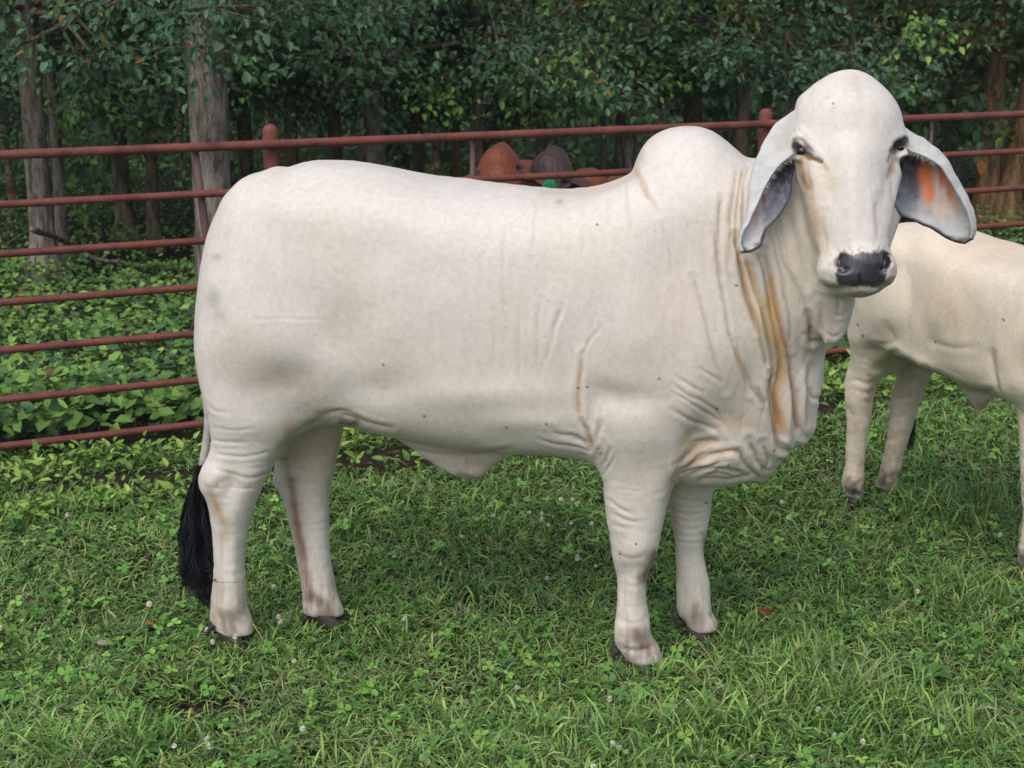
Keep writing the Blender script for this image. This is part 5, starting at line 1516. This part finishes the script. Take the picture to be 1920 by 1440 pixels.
def build_main_bull():
    F = build_main_field()
    V, Q = surface_nets(F, (US[0], SSG[0], ZS[0]), HG)
    del F
    V = lap_smooth(V, Q, 2, 0.5)
    W = loc2w(V)
    N = v_normals(W, Q)
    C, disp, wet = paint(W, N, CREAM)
    W = W + N * disp[:, None]
    L = loc2w(np.array([-0.05, -0.02, 0.0]))
    root = empty('white_bull', L)
    tag(root, 'large white humped bull standing side-on in front, head turned to face the viewer', 'bull')
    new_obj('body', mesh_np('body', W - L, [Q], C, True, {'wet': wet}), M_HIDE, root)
    build_ear(LEFT_EAR, 4.185, -0.10, root, L, 1)
    build_ear(RIGHT_EAR, 4.17, 0.06, root, L, -1)
    # eyes
    for x, y, n, rr in ((1504, 284, 0.029, 0.0185), (1688, 277, 0.012, 0.0175)):
        c = _hc + hpx(x, y, n) @ HR
        th = np.linspace(0, np.pi, 13); ph = np.linspace(0, 2 * np.pi, 20, endpoint=False)
        S = np.stack([np.outer(np.sin(th), np.cos(ph)), np.outer(np.sin(th), np.sin(ph)), np.outer(np.cos(th), np.ones(20))], -1).reshape(-1, 3)
        i = np.arange(12)[:, None] * 20; j = np.arange(20)[None]; j2 = (j + 1) % 20
        Fq = np.stack([i + j, i + 20 + j, i + 20 + j2, i + j2], -1).reshape(-1, 4)
        new_obj('eye', mesh_np('eye', S * rr + c - L, [Fq], None, True), M_EYE, root)
    # hooves
    hm = hoof_mesh(1.14)
    for (x, y, sf, ang) in ((448, 1190, S_NH, -0.1), (628, 1182, S_FH, -0.05), (1208, 1246, S_NF, -0.15), (1318, 1194, S_FF, -0.25)):
        l = px2loc(x, y, float(sf(1190)))
        o = new_obj('hoof', hm, M_HOOF, root)
        w = loc2w(l)
        o.location = (w[0] - 0.004 - L[0], w[1] - L[1], -0.004)
        o.rotation_euler = (0, 0, -YAW + ang)
        for q in (-1, 1):                          # dewclaws behind the fetlock
            ph = np.linspace(0, 1, 7)
            cv, cf_ = tube(np.stack([-0.002 - 0.016 * ph, 0 * ph, -0.022 * ph], -1), 0.013 * (1 - 0.55 * ph), 10)
            cl = new_obj('dewclaw', mesh_np('dewclaw', cv, cf_, np.tile([0.045, 0.038, 0.034], (len(cv), 1)), True), M_HOOF, root)
            dc = {448: (404, 1166), 628: (577, 1152), 1208: (1158, 1213), 1318: (1277, 1160)}[x]
            wd = loc2w(px2loc(dc[0], dc[1], float(sf(1190)) - 0.01))
            cl.location = (wd[0] - L[0], wd[1] + q * 0.018 - L[1], wd[2])
    # tail and its black switch
    tp = [(480, 352, 0.0), (418, 420, -0.02), (392, 520, -0.05), (384, 620, -0.07), (384, 700, -0.09), (388, 745, -0.11), (391, 785, -0.11), (386, 830, -0.11), (379, 870, -0.11), (374, 900, -0.11)]
    P = np.array([loc2w(px2loc(a, b, c)) for a, b, c in tp])
    P = smoothpoly(P, 6, False)
    k = np.linspace(0, 1, len(P))
    V, Ft = tube(P, np.interp(k, [0, 0.5, 0.75, 1], [0.020, 0.016, 0.0115, 0.009]), 12)
    Ct = np.array([0.42, 0.41, 0.39])[None] * (0.8 + 0.4 * fbm(V, 0.02, 4))[:, None]
    dk = np.clip((project(V)[1] - 860) / 40, 0, 1)[:, None]
    Ct = Ct * (1 - dk) + 0.03 * dk
    new_obj('tail', mesh_np('tail', V - L, Ft, Ct, True, {'wet': np.zeros(len(V))}), M_EAR, root)
    r = np.random.default_rng(5)
    def pth(pp, s=-0.12):
        return np.array([loc2w(px2loc(a, b, s)) for a, b in pp])
    segs = []
    for pp, w_, n_ in (([(374, 872), (370, 920), (372, 980), (378, 1040), (390, 1090), (392, 1120)], 0.95, 520), ([(373, 880), (362, 940), (356, 1000), (356, 1060), (352, 1100)], 0.8, 380),
                       ([(374, 890), (372, 960), (368, 1020), (372, 1080), (384, 1130)], 0.8, 300), ([(378, 940), (392, 1000), (398, 1050), (400, 1078)], 0.5, 160),
                       ([(368, 1040), (366, 1080), (378, 1110), (398, 1140)], 0.35, 60), ([(352, 1040), (346, 1080), (352, 1112)], 0.35, 40), ([(380, 1060), (388, 1100), (384, 1128), (398, 1142)], 0.3, 50), ([(358, 1050), (362, 1100), (372, 1125)], 0.3, 40), ([(384, 1050), (396, 1082), (415, 1092), (455, 1090)], 0.05, 3)):
        segs.append(hair_lock(pth(pp, -0.13 if n_ > 5 else -0.20), w_, n_, r, (0.010, 0.011, 0.016)))
    V, Fs, Cs = join(segs)
    new_obj('tail_switch', mesh_np('tail_switch', V - L, Fs, Cs, False), M_TAILHAIR, root)
    return root
bull = build_main_bull()

# ---------------------------------------------------------------- the other cattle
GS = np.arange(-0.34, 0.34, 0.010)

def generic_mesh(head_c, head_s, phi, seed, colour, dark, hscale, neck_r=0.11, far_hind=None):
    """whole animal in its own frame: u forward, s sideways, z up (unscaled); head at head_c"""
    names = ['nh', 'fh', 'nf', 'ff', 'sheath']
    h = HG * 2
    us = np.arange(US[0], 1.95, h)
    nu0 = len(US[::2])
    ss = np.arange(-0.34, 0.34, h)
    zs0 = ZS[::2]
    zs = np.arange(ZS[0], 2.15, h)
    F = np.full((len(us), len(ss), len(zs)), 1.0, np.float32)
    b = INF['body']
    sl = (slice(None, None, 2), slice(None, None, 2))
    F[:nu0, :, :len(zs0)] = b.grid(sl, ss, 0.0)
    for nm in names:
        inf, sz = INF[nm]
        s0 = sz(zs0)[None, None, :]
        if nm in ('nh', 'nf', 'fh', 'ff'):
            tgt = {'nh': -0.13, 'fh': 0.13, 'nf': -0.15, 'ff': 0.15}[nm]
            s0 = s0 * 0 + tgt
            if nm == 'fh' and far_hind is not None:
                s0 = s0 + (far_hind[1] - tgt) * np.clip(1 - zs0 / 0.8, 0, 1)[None, None, :]
        f = inf.grid(sl, ss, s0)
        near = inf.T2[sl][:, None, :] > -0.03
        G = F[:nu0, :, :len(zs0)]
        G[:] = np.where(near, smin(G, f.astype(np.float32), 0.04), G)
    # neck and head
    A, S, Z = np.meshgrid(us, ss, zs, indexing='ij')
    L = np.stack([A.ravel(), S.ravel(), Z.ravel()], -1)
    hc = np.array(head_c, float)
    n = np.array([math.cos(phi), 0, math.sin(phi)]); bb = np.array([-math.sin(phi), 0, math.cos(phi)])
    a = np.cross(bb, n)
    R = np.stack([a, bb, n])
    m = (L[:, 0] > 0.55)
    f = F.ravel()
    Lm = L[m]
    g = f[m].astype(float)
    # trim the side-looking throat away, then run the neck to the head
    g = np.where(Lm[:, 0] > 0.98, np.maximum(g, (Lm[:, 0] - 1.0)), g)
    back = hc - n * 0.15 * hscale
    g = smin(g, cone(Lm, [0.75, 0, 1.10], back + bb * 0.06, 0.17, neck_r), 0.12)
    g = smin(g, cone(Lm, [0.80, 0, 0.90], back - bb * 0.08, 0.13, neck_r * 0.8), 0.12)
    PH = (Lm - hc) @ R.T / hscale
    near = (np.abs(PH) < 0.42).all(1)
    hf = head_field(PH[near]) * hscale
    g[near] = smin(g[near], hf, 0.03)
    f[m] = g
    F = f.reshape(F.shape)
    F = smax(F, (0.034 - zs)[None, None, :], 0.01)
    F[:, :, 0] = 1
    V, Q = surface_nets(F, (us[0], ss[0], zs[0]), h)
    V = lap_smooth(V, Q, 2, 0.5)
    N = v_normals(V, Q)
    C = np.tile(np.array(colour), (len(V), 1)) * (0.86 + 0.28 * fbm(V, 0.12, seed))[:, None]
    w = np.clip((fbm(V, 0.3, seed + 5) - 0.45) * 3, 0, 1)[:, None] * 0.5
    C = C * (1 - w) + np.array(dark) * w
    # muddy fetlocks
    w = np.clip((0.17 - V[:, 2]) / 0.05, 0, 1) * np.clip((V[:, 2] - 0.05) / 0.02, 0, 1) * np.clip(fbm(V, 0.03, seed + 9) * 3.6 - 1.1, 0, 1)
    C = C * (1 - w[:, None]) + np.array([0.05, 0.04, 0.04]) * w[:, None]
    # nose and eyes
    P2 = (V - hc) @ R.T / hscale
    w = np.clip(1.6 - np.linalg.norm((P2 - hpx(1620, 500, 0.08)) / [0.05, 0.032, 0.05], axis=1), 0, 1)[:, None]
    C = C * (1 - w) + 0.025 * w
    for e in (hpx(1505, 283, 0.03), hpx(1687, 277, 0.03)):
        w = np.clip(1.7 - np.linalg.norm((P2 - e) / 0.026, axis=1), 0, 1)[:, None]
        C = C * (1 - w) + 0.02 * w
    # skin wrinkles
    d = -(1 - np.abs(2 * fbm(V * [1, 1, 0.15], 0.06, seed + 2, 2) - 1)) ** 5 * 0.007 * np.clip((V[:, 0] - 0.3) * 3, 0.12, 1)
    d += -(1 - np.abs(2 * fbm(V * [0.3, 0.3, 1], 0.04, seed + 3, 2) - 1)) ** 5 * 0.004 * np.clip((0.75 - V[:, 2]) * 5, 0, 1)
    d += (fbm(V, 0.2, seed + 4, 2) - 0.5) * 0.03
    V = V + N * d[:, None]
    return V, Q, C, R, hc

_er, _eq, _epp = ear_mesh(RIGHT_EAR, 4.17, 0.06, 'ear')
EAR_H = (_er - _hc) @ HR.T

def other_cattle(name, loc, heading, scale, label, cat, head_c, hscale, colour, dark, seed, earcol, phi=0.6, zs=1.0, headcol=None, belly=0.0, ear_drop=0.0, peak=0.0, far_hind=None, tail_s=0.0):
    V, Q, C, R, hc = generic_mesh(head_c, hscale, phi, seed, colour, dark, hscale, far_hind=far_hind)
    if far_hind is not None:                       # far hind foot set further back
        m = np.clip((V[:, 1] + 0.005) / 0.02, 0, 1) * np.clip((-0.25 - V[:, 0]) / 0.1, 0, 1) * np.clip(1 - V[:, 2] / 0.75, 0, 1)
        V[:, 0] += far_hind[0] * m
    if peak:
        PH = (V - hc) @ R.T
        w = np.clip((PH[:, 1] - 0.02) / (0.30 * hscale), 0, 1) * (V[:, 0] > 0.9) * (PH[:, 2] > -0.16 * hscale)
        PH[:, 0] *= 1 - peak * w ** 1.5
        V = np.where(w[:, None] > 0, PH @ R + hc, V)
    if headcol is not None:
        w = np.clip((V[:, 0] - 0.78) / 0.15, 0, 1)[:, None]
        C = C * (1 - w) + np.array(headcol) * (0.8 + 0.4 * fbm(V, 0.05, seed))[:, None] * w
    V = V * [1, 1, zs]
    V[:, 2] += belly * np.exp(-((V[:, 2] - 0.62) / 0.22) ** 2)
    wet = np.zeros(len(V))
    if belly:
        ch, sh = math.cos(heading), math.sin(heading)
        RT = np.array([[ch, sh, 0], [-sh, ch, 0], [0, 0, 1]])
        W = (V * scale) @ RT + np.array(loc)
        Nn = v_normals(W, Q)
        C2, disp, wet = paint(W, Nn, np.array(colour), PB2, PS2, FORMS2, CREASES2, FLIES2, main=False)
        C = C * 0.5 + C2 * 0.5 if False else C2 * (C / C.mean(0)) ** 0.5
        W = W + Nn * disp[:, None]
        V = ((W - np.array(loc)) @ RT.T) / scale
    root = empty(name, loc)
    tag(root, label, cat)
    # local +x = forward; the side axis s points to the animal's left
    root.rotation_euler = (0, 0, heading)
    root.scale = (scale,) * 3
    new_obj('body', mesh_np('body', V, [Q], C, True, {'wet': wet}), M_HIDE, root)
    for sg in (1, -1):
        E = EAR_H.copy()
        E[:, 0] *= sg
        E[:, 1] -= ear_drop
        W = (E * hscale) @ R + hc
        W = W * [1, 1, zs]
        q = _eq if sg == 1 else _eq[:, ::-1]
        c = np.array(earcol) * (0.7 + 0.6 * fbm(W, 0.03, seed))[:, None]
        o = new_obj('ear', mesh_np('ear', W, [q], c, True, {'wet': np.zeros(len(W))}), M_EAR, root)
        md = o.modifiers.new('thickness', 'SOLIDIFY'); md.thickness = 0.008
    hm = hoof_mesh()
    for (x, y, s) in ((448, 1190, -0.13), (628, 1182, 0.13), (1208, 1246, -0.15), (1318, 1194, 0.15)):
        l = px2loc(x, y, {448: -0.12, 628: 0.06, 1208: -0.16, 1318: 0.10}[x])
        o = new_obj('hoof', hm, M_HOOF, root)
        o.location = (l[0] + 0.01, s, 0)
        if x == 628 and far_hind is not None:
            o.location = (l[0] + 0.01 + far_hind[0], far_hind[1], 0)
    tp = np.array([(-0.86, 0, 1.33), (-0.93, 0, 1.15), (-0.95, 0, 0.95), (-0.93, 0.01, 0.72), (-0.91, 0.02, 0.52), (-0.90, 0.02, 0.48)])
    tp[:, 1] += tail_s * np.array([0, 0.1, 0.4, 0.8, 1, 1])
    P = smoothpoly(tp, 6, False)
    k = np.linspace(0, 1, len(P))
    tv, tf = tube(P, np.interp(k, [0, 1], [0.018, 0.010]), 10)
    new_obj('tail', mesh_np('tail', tv, tf, np.tile(np.array(colour), (len(tv), 1)), True, {'wet': np.zeros(len(tv))}), M_EAR, root)
    hv, hf, hcx = hair_lock(np.array([(-0.90, 0.02, 0.52), (-0.90, 0.02, 0.40), (-0.89, 0.03, 0.28), (-0.88, 0.03, 0.18)]) + np.array([0, tail_s, 0]), 1.1, 260, np.random.default_rng(seed), (0.012, 0.012, 0.014))
    new_obj('tail_switch', mesh_np('tail_switch', hv, hf, hcx, False), M_TAILHAIR, root)
    return root

def heading_at(hind_px, front_px):
    a, b = ground_at(*hind_px), ground_at(*front_px)
    return a, b

_a, _b = ground_at(1604, 945), ground_at(1944, 1092)       # near hind and near front hoof of the second bull
_ha, _hb = px2loc(448, 1190, -0.12)[0], px2loc(1208, 1246, -0.16)[0]
_sc = np.linalg.norm((_b - _a)[:2]) / np.hypot(_hb - _ha, 0.02)
_hd = math.atan2(_b[1] - _a[1], _b[0] - _a[0])
_rx = np.array([math.cos(_hd), math.sin(_hd)]); _ry = np.array([-math.sin(_hd), math.cos(_hd)])
_o = _a[:2] - (_rx * _ha - _ry * 0.13) * _sc
_q = ground_at(1664, 930)[:2] - _o
FH2 = (float(_q @ _rx) / _sc - px2loc(628, 1182, 0.06)[0], float(_q @ _ry) / _sc)
print('second bull', _sc, math.degrees(_hd), _o, FH2)
cow2 = other_cattle('cream_bull', (_o[0], _o[1], 0), _hd, _sc, 'smaller cream coloured bull half out of frame, behind the white one', 'bull',
                    (1.42, 0.0, 1.42), 1.0, (0.72, 0.640, 0.530), (0.62, 0.50, 0.36), 61, (0.42, 0.36, 0.30), belly=0.13, far_hind=FH2, tail_s=0.31)
_c3 = at_Y(944, 300, 8.45)
red1 = other_cattle('red_cow', (_c3[0] + 0.08, 8.45 + 0.90, 0), math.radians(-96), 0.66, 'orange-red cow facing the fence with only the top of its head showing', 'cow',
                    (1.32, 0.0, 1.43), 1.40, (0.145, 0.034, 0.012), (0.050, 0.016, 0.012), 71, (0.10, 0.04, 0.025), phi=0.75, ear_drop=0.05, peak=0.55)
_c4 = at_Y(1034, 300, 8.55)
red2 = other_cattle('brown_cow', (_c4[0] + 0.40, 8.55 + 0.82, 0), math.radians(-119), 0.62, 'dark brown headed cow beyond the fence wearing a green ear tag', 'cow',
                    (1.35, 0.0, 1.38), 1.55, (0.140, 0.032, 0.012), (0.09, 0.022, 0.012), 83, (0.06, 0.03, 0.028), phi=0.35, headcol=(0.036, 0.020, 0.020), peak=0.25)

# ---------------------------------------------------------------- small things in the pasture
M_PETAL = vc_mat('clover_petal', 0.7, 0.2, trans=0.2)
def clover_flower():
    r = np.random.default_rng(3)
    parts = []
    parts.append((*tube(np.array([[0, 0, 0], [0.004, 0, 0.02], [0.002, 0.002, 0.042]]), 0.0009, 5), np.array([0.06, 0.13, 0.03])))
    c = np.array([0.002, 0.002, 0.047])
    for k in range(46):
        z = 1 - 1.7 * (k + 0.5) / 46
        a = k * 2.39996
        q = math.sqrt(max(0, 1 - z * z))
        d = np.array([q * math.cos(a), q * math.sin(a), z])
        s = np.cross(d, [0.1, 0.2, 1]); s /= np.linalg.norm(s)
        b = c + d * 0.002
        V = np.array([b - s * 0.0012, b + s * 0.0012, b + d * 0.0062 + s * 0.0013 + [0, 0, 0.001], b + d * 0.0075, b + d * 0.0062 - s * 0.0013 + [0, 0, 0.001]])
        parts.append((V, [np.array([[0, 1, 2, 4]]), np.array([[4, 2, 3]])], np.array([0.82, 0.82, 0.74]) * (0.85 + 0.2 * r.random())))
    V, F, C = join(parts)
    return mesh_np('clover_flower', V, F, C)
cf = clover_flower()
CLOV = [(388, 1392), (402, 1422), (385, 1395), (330, 1398), (570, 1373), (823, 1060), (741, 1043), (716, 1035), (1016, 983), (1030, 990), (1018, 976), (1089, 1048), (1110, 988), (1066, 982), (757, 1167), (891, 1003), (866, 1008),
        (917, 970), (990, 960), (1015, 1091), (1109, 1060), (1142, 1330), (1149, 1398), (1155, 1412), (1170, 1412), (1116, 1432), (1118, 1412), (1500, 1284), (1532, 1345), (1556, 1395), (1617, 1397), (1412, 1423), (1235, 1374), (1470, 946), (1395, 995),
        (1478, 978), (1848, 970), (1872, 1077), (1708, 1130), (1720, 1128), (1716, 1118), (1905, 1158), (1877, 1012), (1290, 1322), (520, 1178), (526, 1165), (433, 1207), (388, 1177), (384, 1184), (410, 1211), (520, 1106), (128, 1140), (8, 1190), (290, 1142), (117, 972), (545, 1245), (1055, 940), (1075, 942), (924, 942), (1080, 1050), (1640, 990), (1796, 912), (1760, 1350), (960, 1415), (700, 1398)]
rr = np.random.default_rng(12)
for x, y in CLOV:
    o = bpy.data.objects.new('clover_flower', cf)
    COL.objects.link(o)
    g = ground_at(x, y + 16)
    o.location = (g[0], g[1], 0.0)
    o.rotation_euler = (rr.normal(0, 0.2), rr.normal(0, 0.2), rr.random() * 6)
    s = 0.75 + 0.3 * rr.random()
    o.scale = (s, s, s * (0.7 + 0.5 * rr.random()))
    tag(o, 'small round white clover flower in the short grass', 'flower', 'white clover flowers dotted over the pasture')
cf.materials.append(M_PETAL)

def leaf_obj(name, px, py, size, col, label, cat, az=0.3, z=0.03, asp=0.6):
    g = ground_at(px, py)
    n = 7
    xs = np.linspace(0, 1, n)
    w = np.sin(np.pi * np.clip(xs, 0.03, 0.97) ** 0.8) * 0.5 * asp
    V = []
    for s in (-1, 0, 1):
        V.append(np.stack([(xs - 0.5), s * w, (np.abs(s) * 0.10 + 0.08 * np.sin(xs * 5) + 0.05 * s * np.sin(xs * 11))], -1))
    V = np.concatenate(V) * size
    i = np.arange(n - 1)
    Q = np.concatenate([np.stack([i, i + 1, i + n + 1, i + n], -1), np.stack([i + n, i + n + 1, i + 2 * n + 1, i + 2 * n], -1)])
    C = np.array(col) * (0.7 + 0.6 * fbm(V, size * 0.2, 3))[:, None]
    o = new_obj(name, mesh_np(name, V, [Q], C), M_COVER)
    o.location = (g[0], g[1], z); o.rotation_euler = (0.25, 0.1, az)
    tag(o, label, cat)
leaf_obj('fallen_leaf', 1432, 1172, 0.050, (0.26, 0.045, 0.025), 'curled red-brown dead leaf in the grass right of the front hooves', 'leaf', 0.1, 0.04, 0.7)
leaf_obj('fallen_leaf', 1452, 1166, 0.030, (0.22, 0.02, 0.02), 'tiny dark red leaf touching the red-brown dead one', 'leaf', 1.0, 0.045, 0.8)
leaf_obj('fallen_leaf', 970, 1312, 0.042, (0.50, 0.45, 0.42), 'pale pinkish-white dry leaf upright in the front grass', 'leaf', 1.2, 0.035, 0.45)
leaf_obj('fallen_leaf', 196, 1228, 0.040, (0.42, 0.33, 0.27), 'pale tan dry leaf lying in the grass at left', 'leaf', 0.2, 0.035, 0.7)
leaf_obj('fallen_leaf', 282, 1190, 0.026, (0.40, 0.12, 0.03), 'small orange dead leaf right of the pale tan one', 'leaf', 0.2, 0.035, 0.7)

def stick(name, pts, r, label, cat, mat, z=None, rt=None):
    P = []
    for p in pts:
        g = ground_at(p[0], p[1], p[2])
        P.append(g)
    P = smoothpoly(np.array(P), 6, False)
    V, F = tube(P, np.linspace(r, rt if rt is not None else r * 0.4, len(P)), 7)
    V = V + (fbm(V, 0.03, 8)[:, None] - 0.5) * r * 0.8
    c = V.mean(0)
    c[2] = 0
    o = new_obj(name, mesh_np(name, V - c, F, None, True), mat)
    o.location = c
    tag(o, label, cat)
M_STRAW, _, _N, _L, _P = new_mat('dry_straw'); _P.inputs['Base Color'].default_value = (0.36, 0.30, 0.14, 1); _P.inputs['Roughness'].default_value = 0.7
M_GSTEM, _, _N, _L, _P = new_mat('green_stem'); _P.inputs['Base Color'].default_value = (0.10, 0.20, 0.06, 1); _P.inputs['Roughness'].default_value = 0.6
stick('fallen_branch', [(60, 430, 0.55), (110, 447, 0.30), (152, 472, 0.14), (190, 487, 0.12), (240, 492, 0.12), (285, 500, 0.10), (325, 505, 0.08)], 0.020, 'long crooked dead branch lying in the undergrowth beyond the fence', 'branch', M_BARK)
stick('fallen_branch', [(-20, 470, 0.10), (10, 458, 0.12), (40, 440, 0.2), (70, 425, 0.3)], 0.012, 'short dead branch low at the left edge beyond the fence', 'branch', M_BARKD)
stick('twig', [(680, 1405, 0.015), (740, 1375, 0.025), (800, 1330, 0.03), (845, 1293, 0.035)], 0.0026, 'long thin brown twig slanting through the front grass', 'twig', M_BARKD)
stick('twig', [(600, 1392, 0.02), (700, 1382, 0.025), (830, 1366, 0.02)], 0.0018, 'fine pale twig crossing the slanting brown one', 'twig', M_STRAW)
stick('twig', [(930, 1425, 0.02), (955, 1395, 0.05), (960, 1380, 0.07)], 0.002, 'short dark twig sticking up at the bottom edge', 'twig', M_BARKD)
stick('dead_stem', [(868, 1160, 0.0), (867, 1130, 0.07), (868, 1090, 0.15), (870, 1040, 0.25)], 0.0028, 'upright dry brown weed stem under the belly', 'stem', M_BARKD)
stick('grass_stalk', [(1700, 1250, 0.02), (1770, 1205, 0.06), (1850, 1160, 0.10), (1925, 1122, 0.14)], 0.0016, 'long pale seeding grass stalk arching to the right edge', 'stalk', M_GSTEM, rt=0.0032)
stick('grass_stalk', [(1420, 1172, 0.02), (1500, 1150, 0.04), (1560, 1146, 0.05), (1600, 1160, 0.03)], 0.0016, 'thin flat grass stalk behind the red leaf', 'stalk', M_GSTEM)
stick('grass_stalk', [(1395, 948, 0.05), (1415, 975, 0.04), (1437, 1008, 0.02)], 0.0028, 'dry yellow straw right of the far front leg', 'stalk', M_STRAW)
stick('grass_stalk', [(1310, 1205, 0.02), (1330, 1230, 0.05), (1350, 1262, 0.03)], 0.0022, 'pale bent straw at the far front hoof', 'stalk', M_STRAW)
stick('grass_stalk', [(474, 1170, 0.09), (490, 1195, 0.05), (500, 1215, 0.01)], 0.0022, 'pale grass blade crossing the near hind hoof', 'stalk', M_STRAW)
stick('grass_stalk', [(1140, 1290, 0.02), (1160, 1240, 0.08), (1185, 1215, 0.10), (1205, 1200, 0.05)], 0.0016, 'curved green stalk in front of the near front hoof', 'stalk', M_GSTEM)

def weed(px, py, n, ln, col, label, seed, up=0.5, asp=0.34):
    r = np.random.default_rng(seed)
    g = ground_at(px, py)
    root = empty('broadleaf_weed', (g[0], g[1], 0))
    tag(root, label, 'weed')
    for k in range(n):
        a = k * 2.4 + r.random() * 0.6
        m = 9
        t = np.linspace(0, 1, m)
        L = ln * (0.6 + 0.5 * r.random())
        el = up * (0.6 + 0.8 * r.random())
        rr_ = t * L * math.cos(el)
        z = t * L * math.sin(el) - 0.45 * L * t ** 2.5 + 0.01
        w = np.sin(np.pi * np.clip(t, 0.04, 0.98) ** 1.3) * 0.5 * asp * L * (1 + 0.28 * np.sin(t * 26))
        V = []
        for s in (-1, 0, 1):
            x = rr_ * math.cos(a) - s * w * math.sin(a)
            y = rr_ * math.sin(a) + s * w * math.cos(a)
            V.append(np.stack([x, y, z + abs(s) * w * 0.35], -1))
        V = np.concatenate(V)
        i = np.arange(m - 1)
        Q = np.concatenate([np.stack([i, i + 1, i + m + 1, i + m], -1), np.stack([i + m, i + m + 1, i + 2 * m + 1, i + 2 * m], -1)])
        C = np.array(col) * (0.75 + 0.5 * r.random()) * (0.85 + 0.3 * fbm(V, 0.02, seed))[:, None]
        new_obj('leaf', mesh_np('leaf', V, [Q], C), M_COVER, root)
weed(1735, 1285, 11, 0.115, (0.075, 0.17, 0.045), 'jagged broad-leaved weed at lower right of the pasture', 1, 0.7)
weed(1700, 1350, 6, 0.09, (0.14, 0.25, 0.05), 'yellow-green weed at the lower right, nearer than the jagged one', 2)
weed(1310, 1430, 7, 0.11, (0.09, 0.19, 0.05), 'leafy weed at the bottom edge below the front hooves', 3)
weed(262, 1190, 9, 0.085, (0.09, 0.18, 0.07), 'spreading weed in the grass left of the tail', 4)
weed(262, 1425, 9, 0.11, (0.09, 0.20, 0.05), 'leafy weed at the bottom left of the picture', 5)
weed(910, 1120, 9, 0.10, (0.07, 0.18, 0.05), 'long-leaved weed in the middle of the grass under the belly', 6, 0.8, 0.2)
weed(950, 1395, 8, 0.10, (0.10, 0.22, 0.05), 'broad light green weed at the bottom centre', 7)
weed(1452, 1085, 5, 0.06, (0.06, 0.15, 0.06), 'small dark weed right of the far front leg', 8)
weed(30, 1000, 6, 0.10, (0.10, 0.22, 0.06), 'bright green weed at the left edge of the pasture', 9, 0.9)
weed(1590, 700, 8, 0.12, (0.08, 0.19, 0.05), 'weed clump by the lowest rail between the two bulls', 10, 0.9)

# green ear tag of the brown cow
def ear_tag():
    c = at_Y(1030, 352, 8.10)
    w, h, t = 0.034, 0.042, 0.003
    xs = [(-w * 0.55, h), (w * 0.55, h), (w, h * 0.35), (w, -h), (-w, -h), (-w, h * 0.35)]
    V = [(x, 0, z) for x, z in xs] + [(x, t, z) for x, z in xs]
    F6 = [np.array([[0, 5, 4, 3, 2, 1], [6, 7, 8, 9, 10, 11]]), np.array([[i, (i + 1) % 6, (i + 1) % 6 + 6, i + 6] for i in range(6)])]
    m, _, _, _, P = new_mat('tag_plastic'); P.inputs['Base Color'].default_value = (0.01, 0.25, 0.12, 1); P.inputs['Roughness'].default_value = 0.4
    o = new_obj('ear_tag', mesh_np('ear_tag', np.array(V), F6), m, None)
    o.parent = red2
    bpy.context.view_layer.update()
    from mathutils import Matrix
    o.matrix_parent_inverse = red2.matrix_world.inverted()
    o.location = c
    o.rotation_euler = (0, 0.1, 0.1)
    md, _, _, _, P = new_mat('tag_ink'); P.inputs['Base Color'].default_value = (0.005, 0.03, 0.02, 1)
    parts = []
    for k in range(4):
        x = -0.021 + k * 0.014
        Vb = np.array([(x - 0.0022, -0.002, -0.036), (x + 0.0022, -0.002, -0.036), (x + 0.0035, -0.002, 0.022), (x - 0.001, -0.002, 0.022)])
        parts.append((Vb, [np.array([[0, 1, 2, 3]])]))
    V2, F2, _ = join(parts)
    new_obj('tag_marking', mesh_np('tag_marking', V2, F2), md, o)
ear_tag()
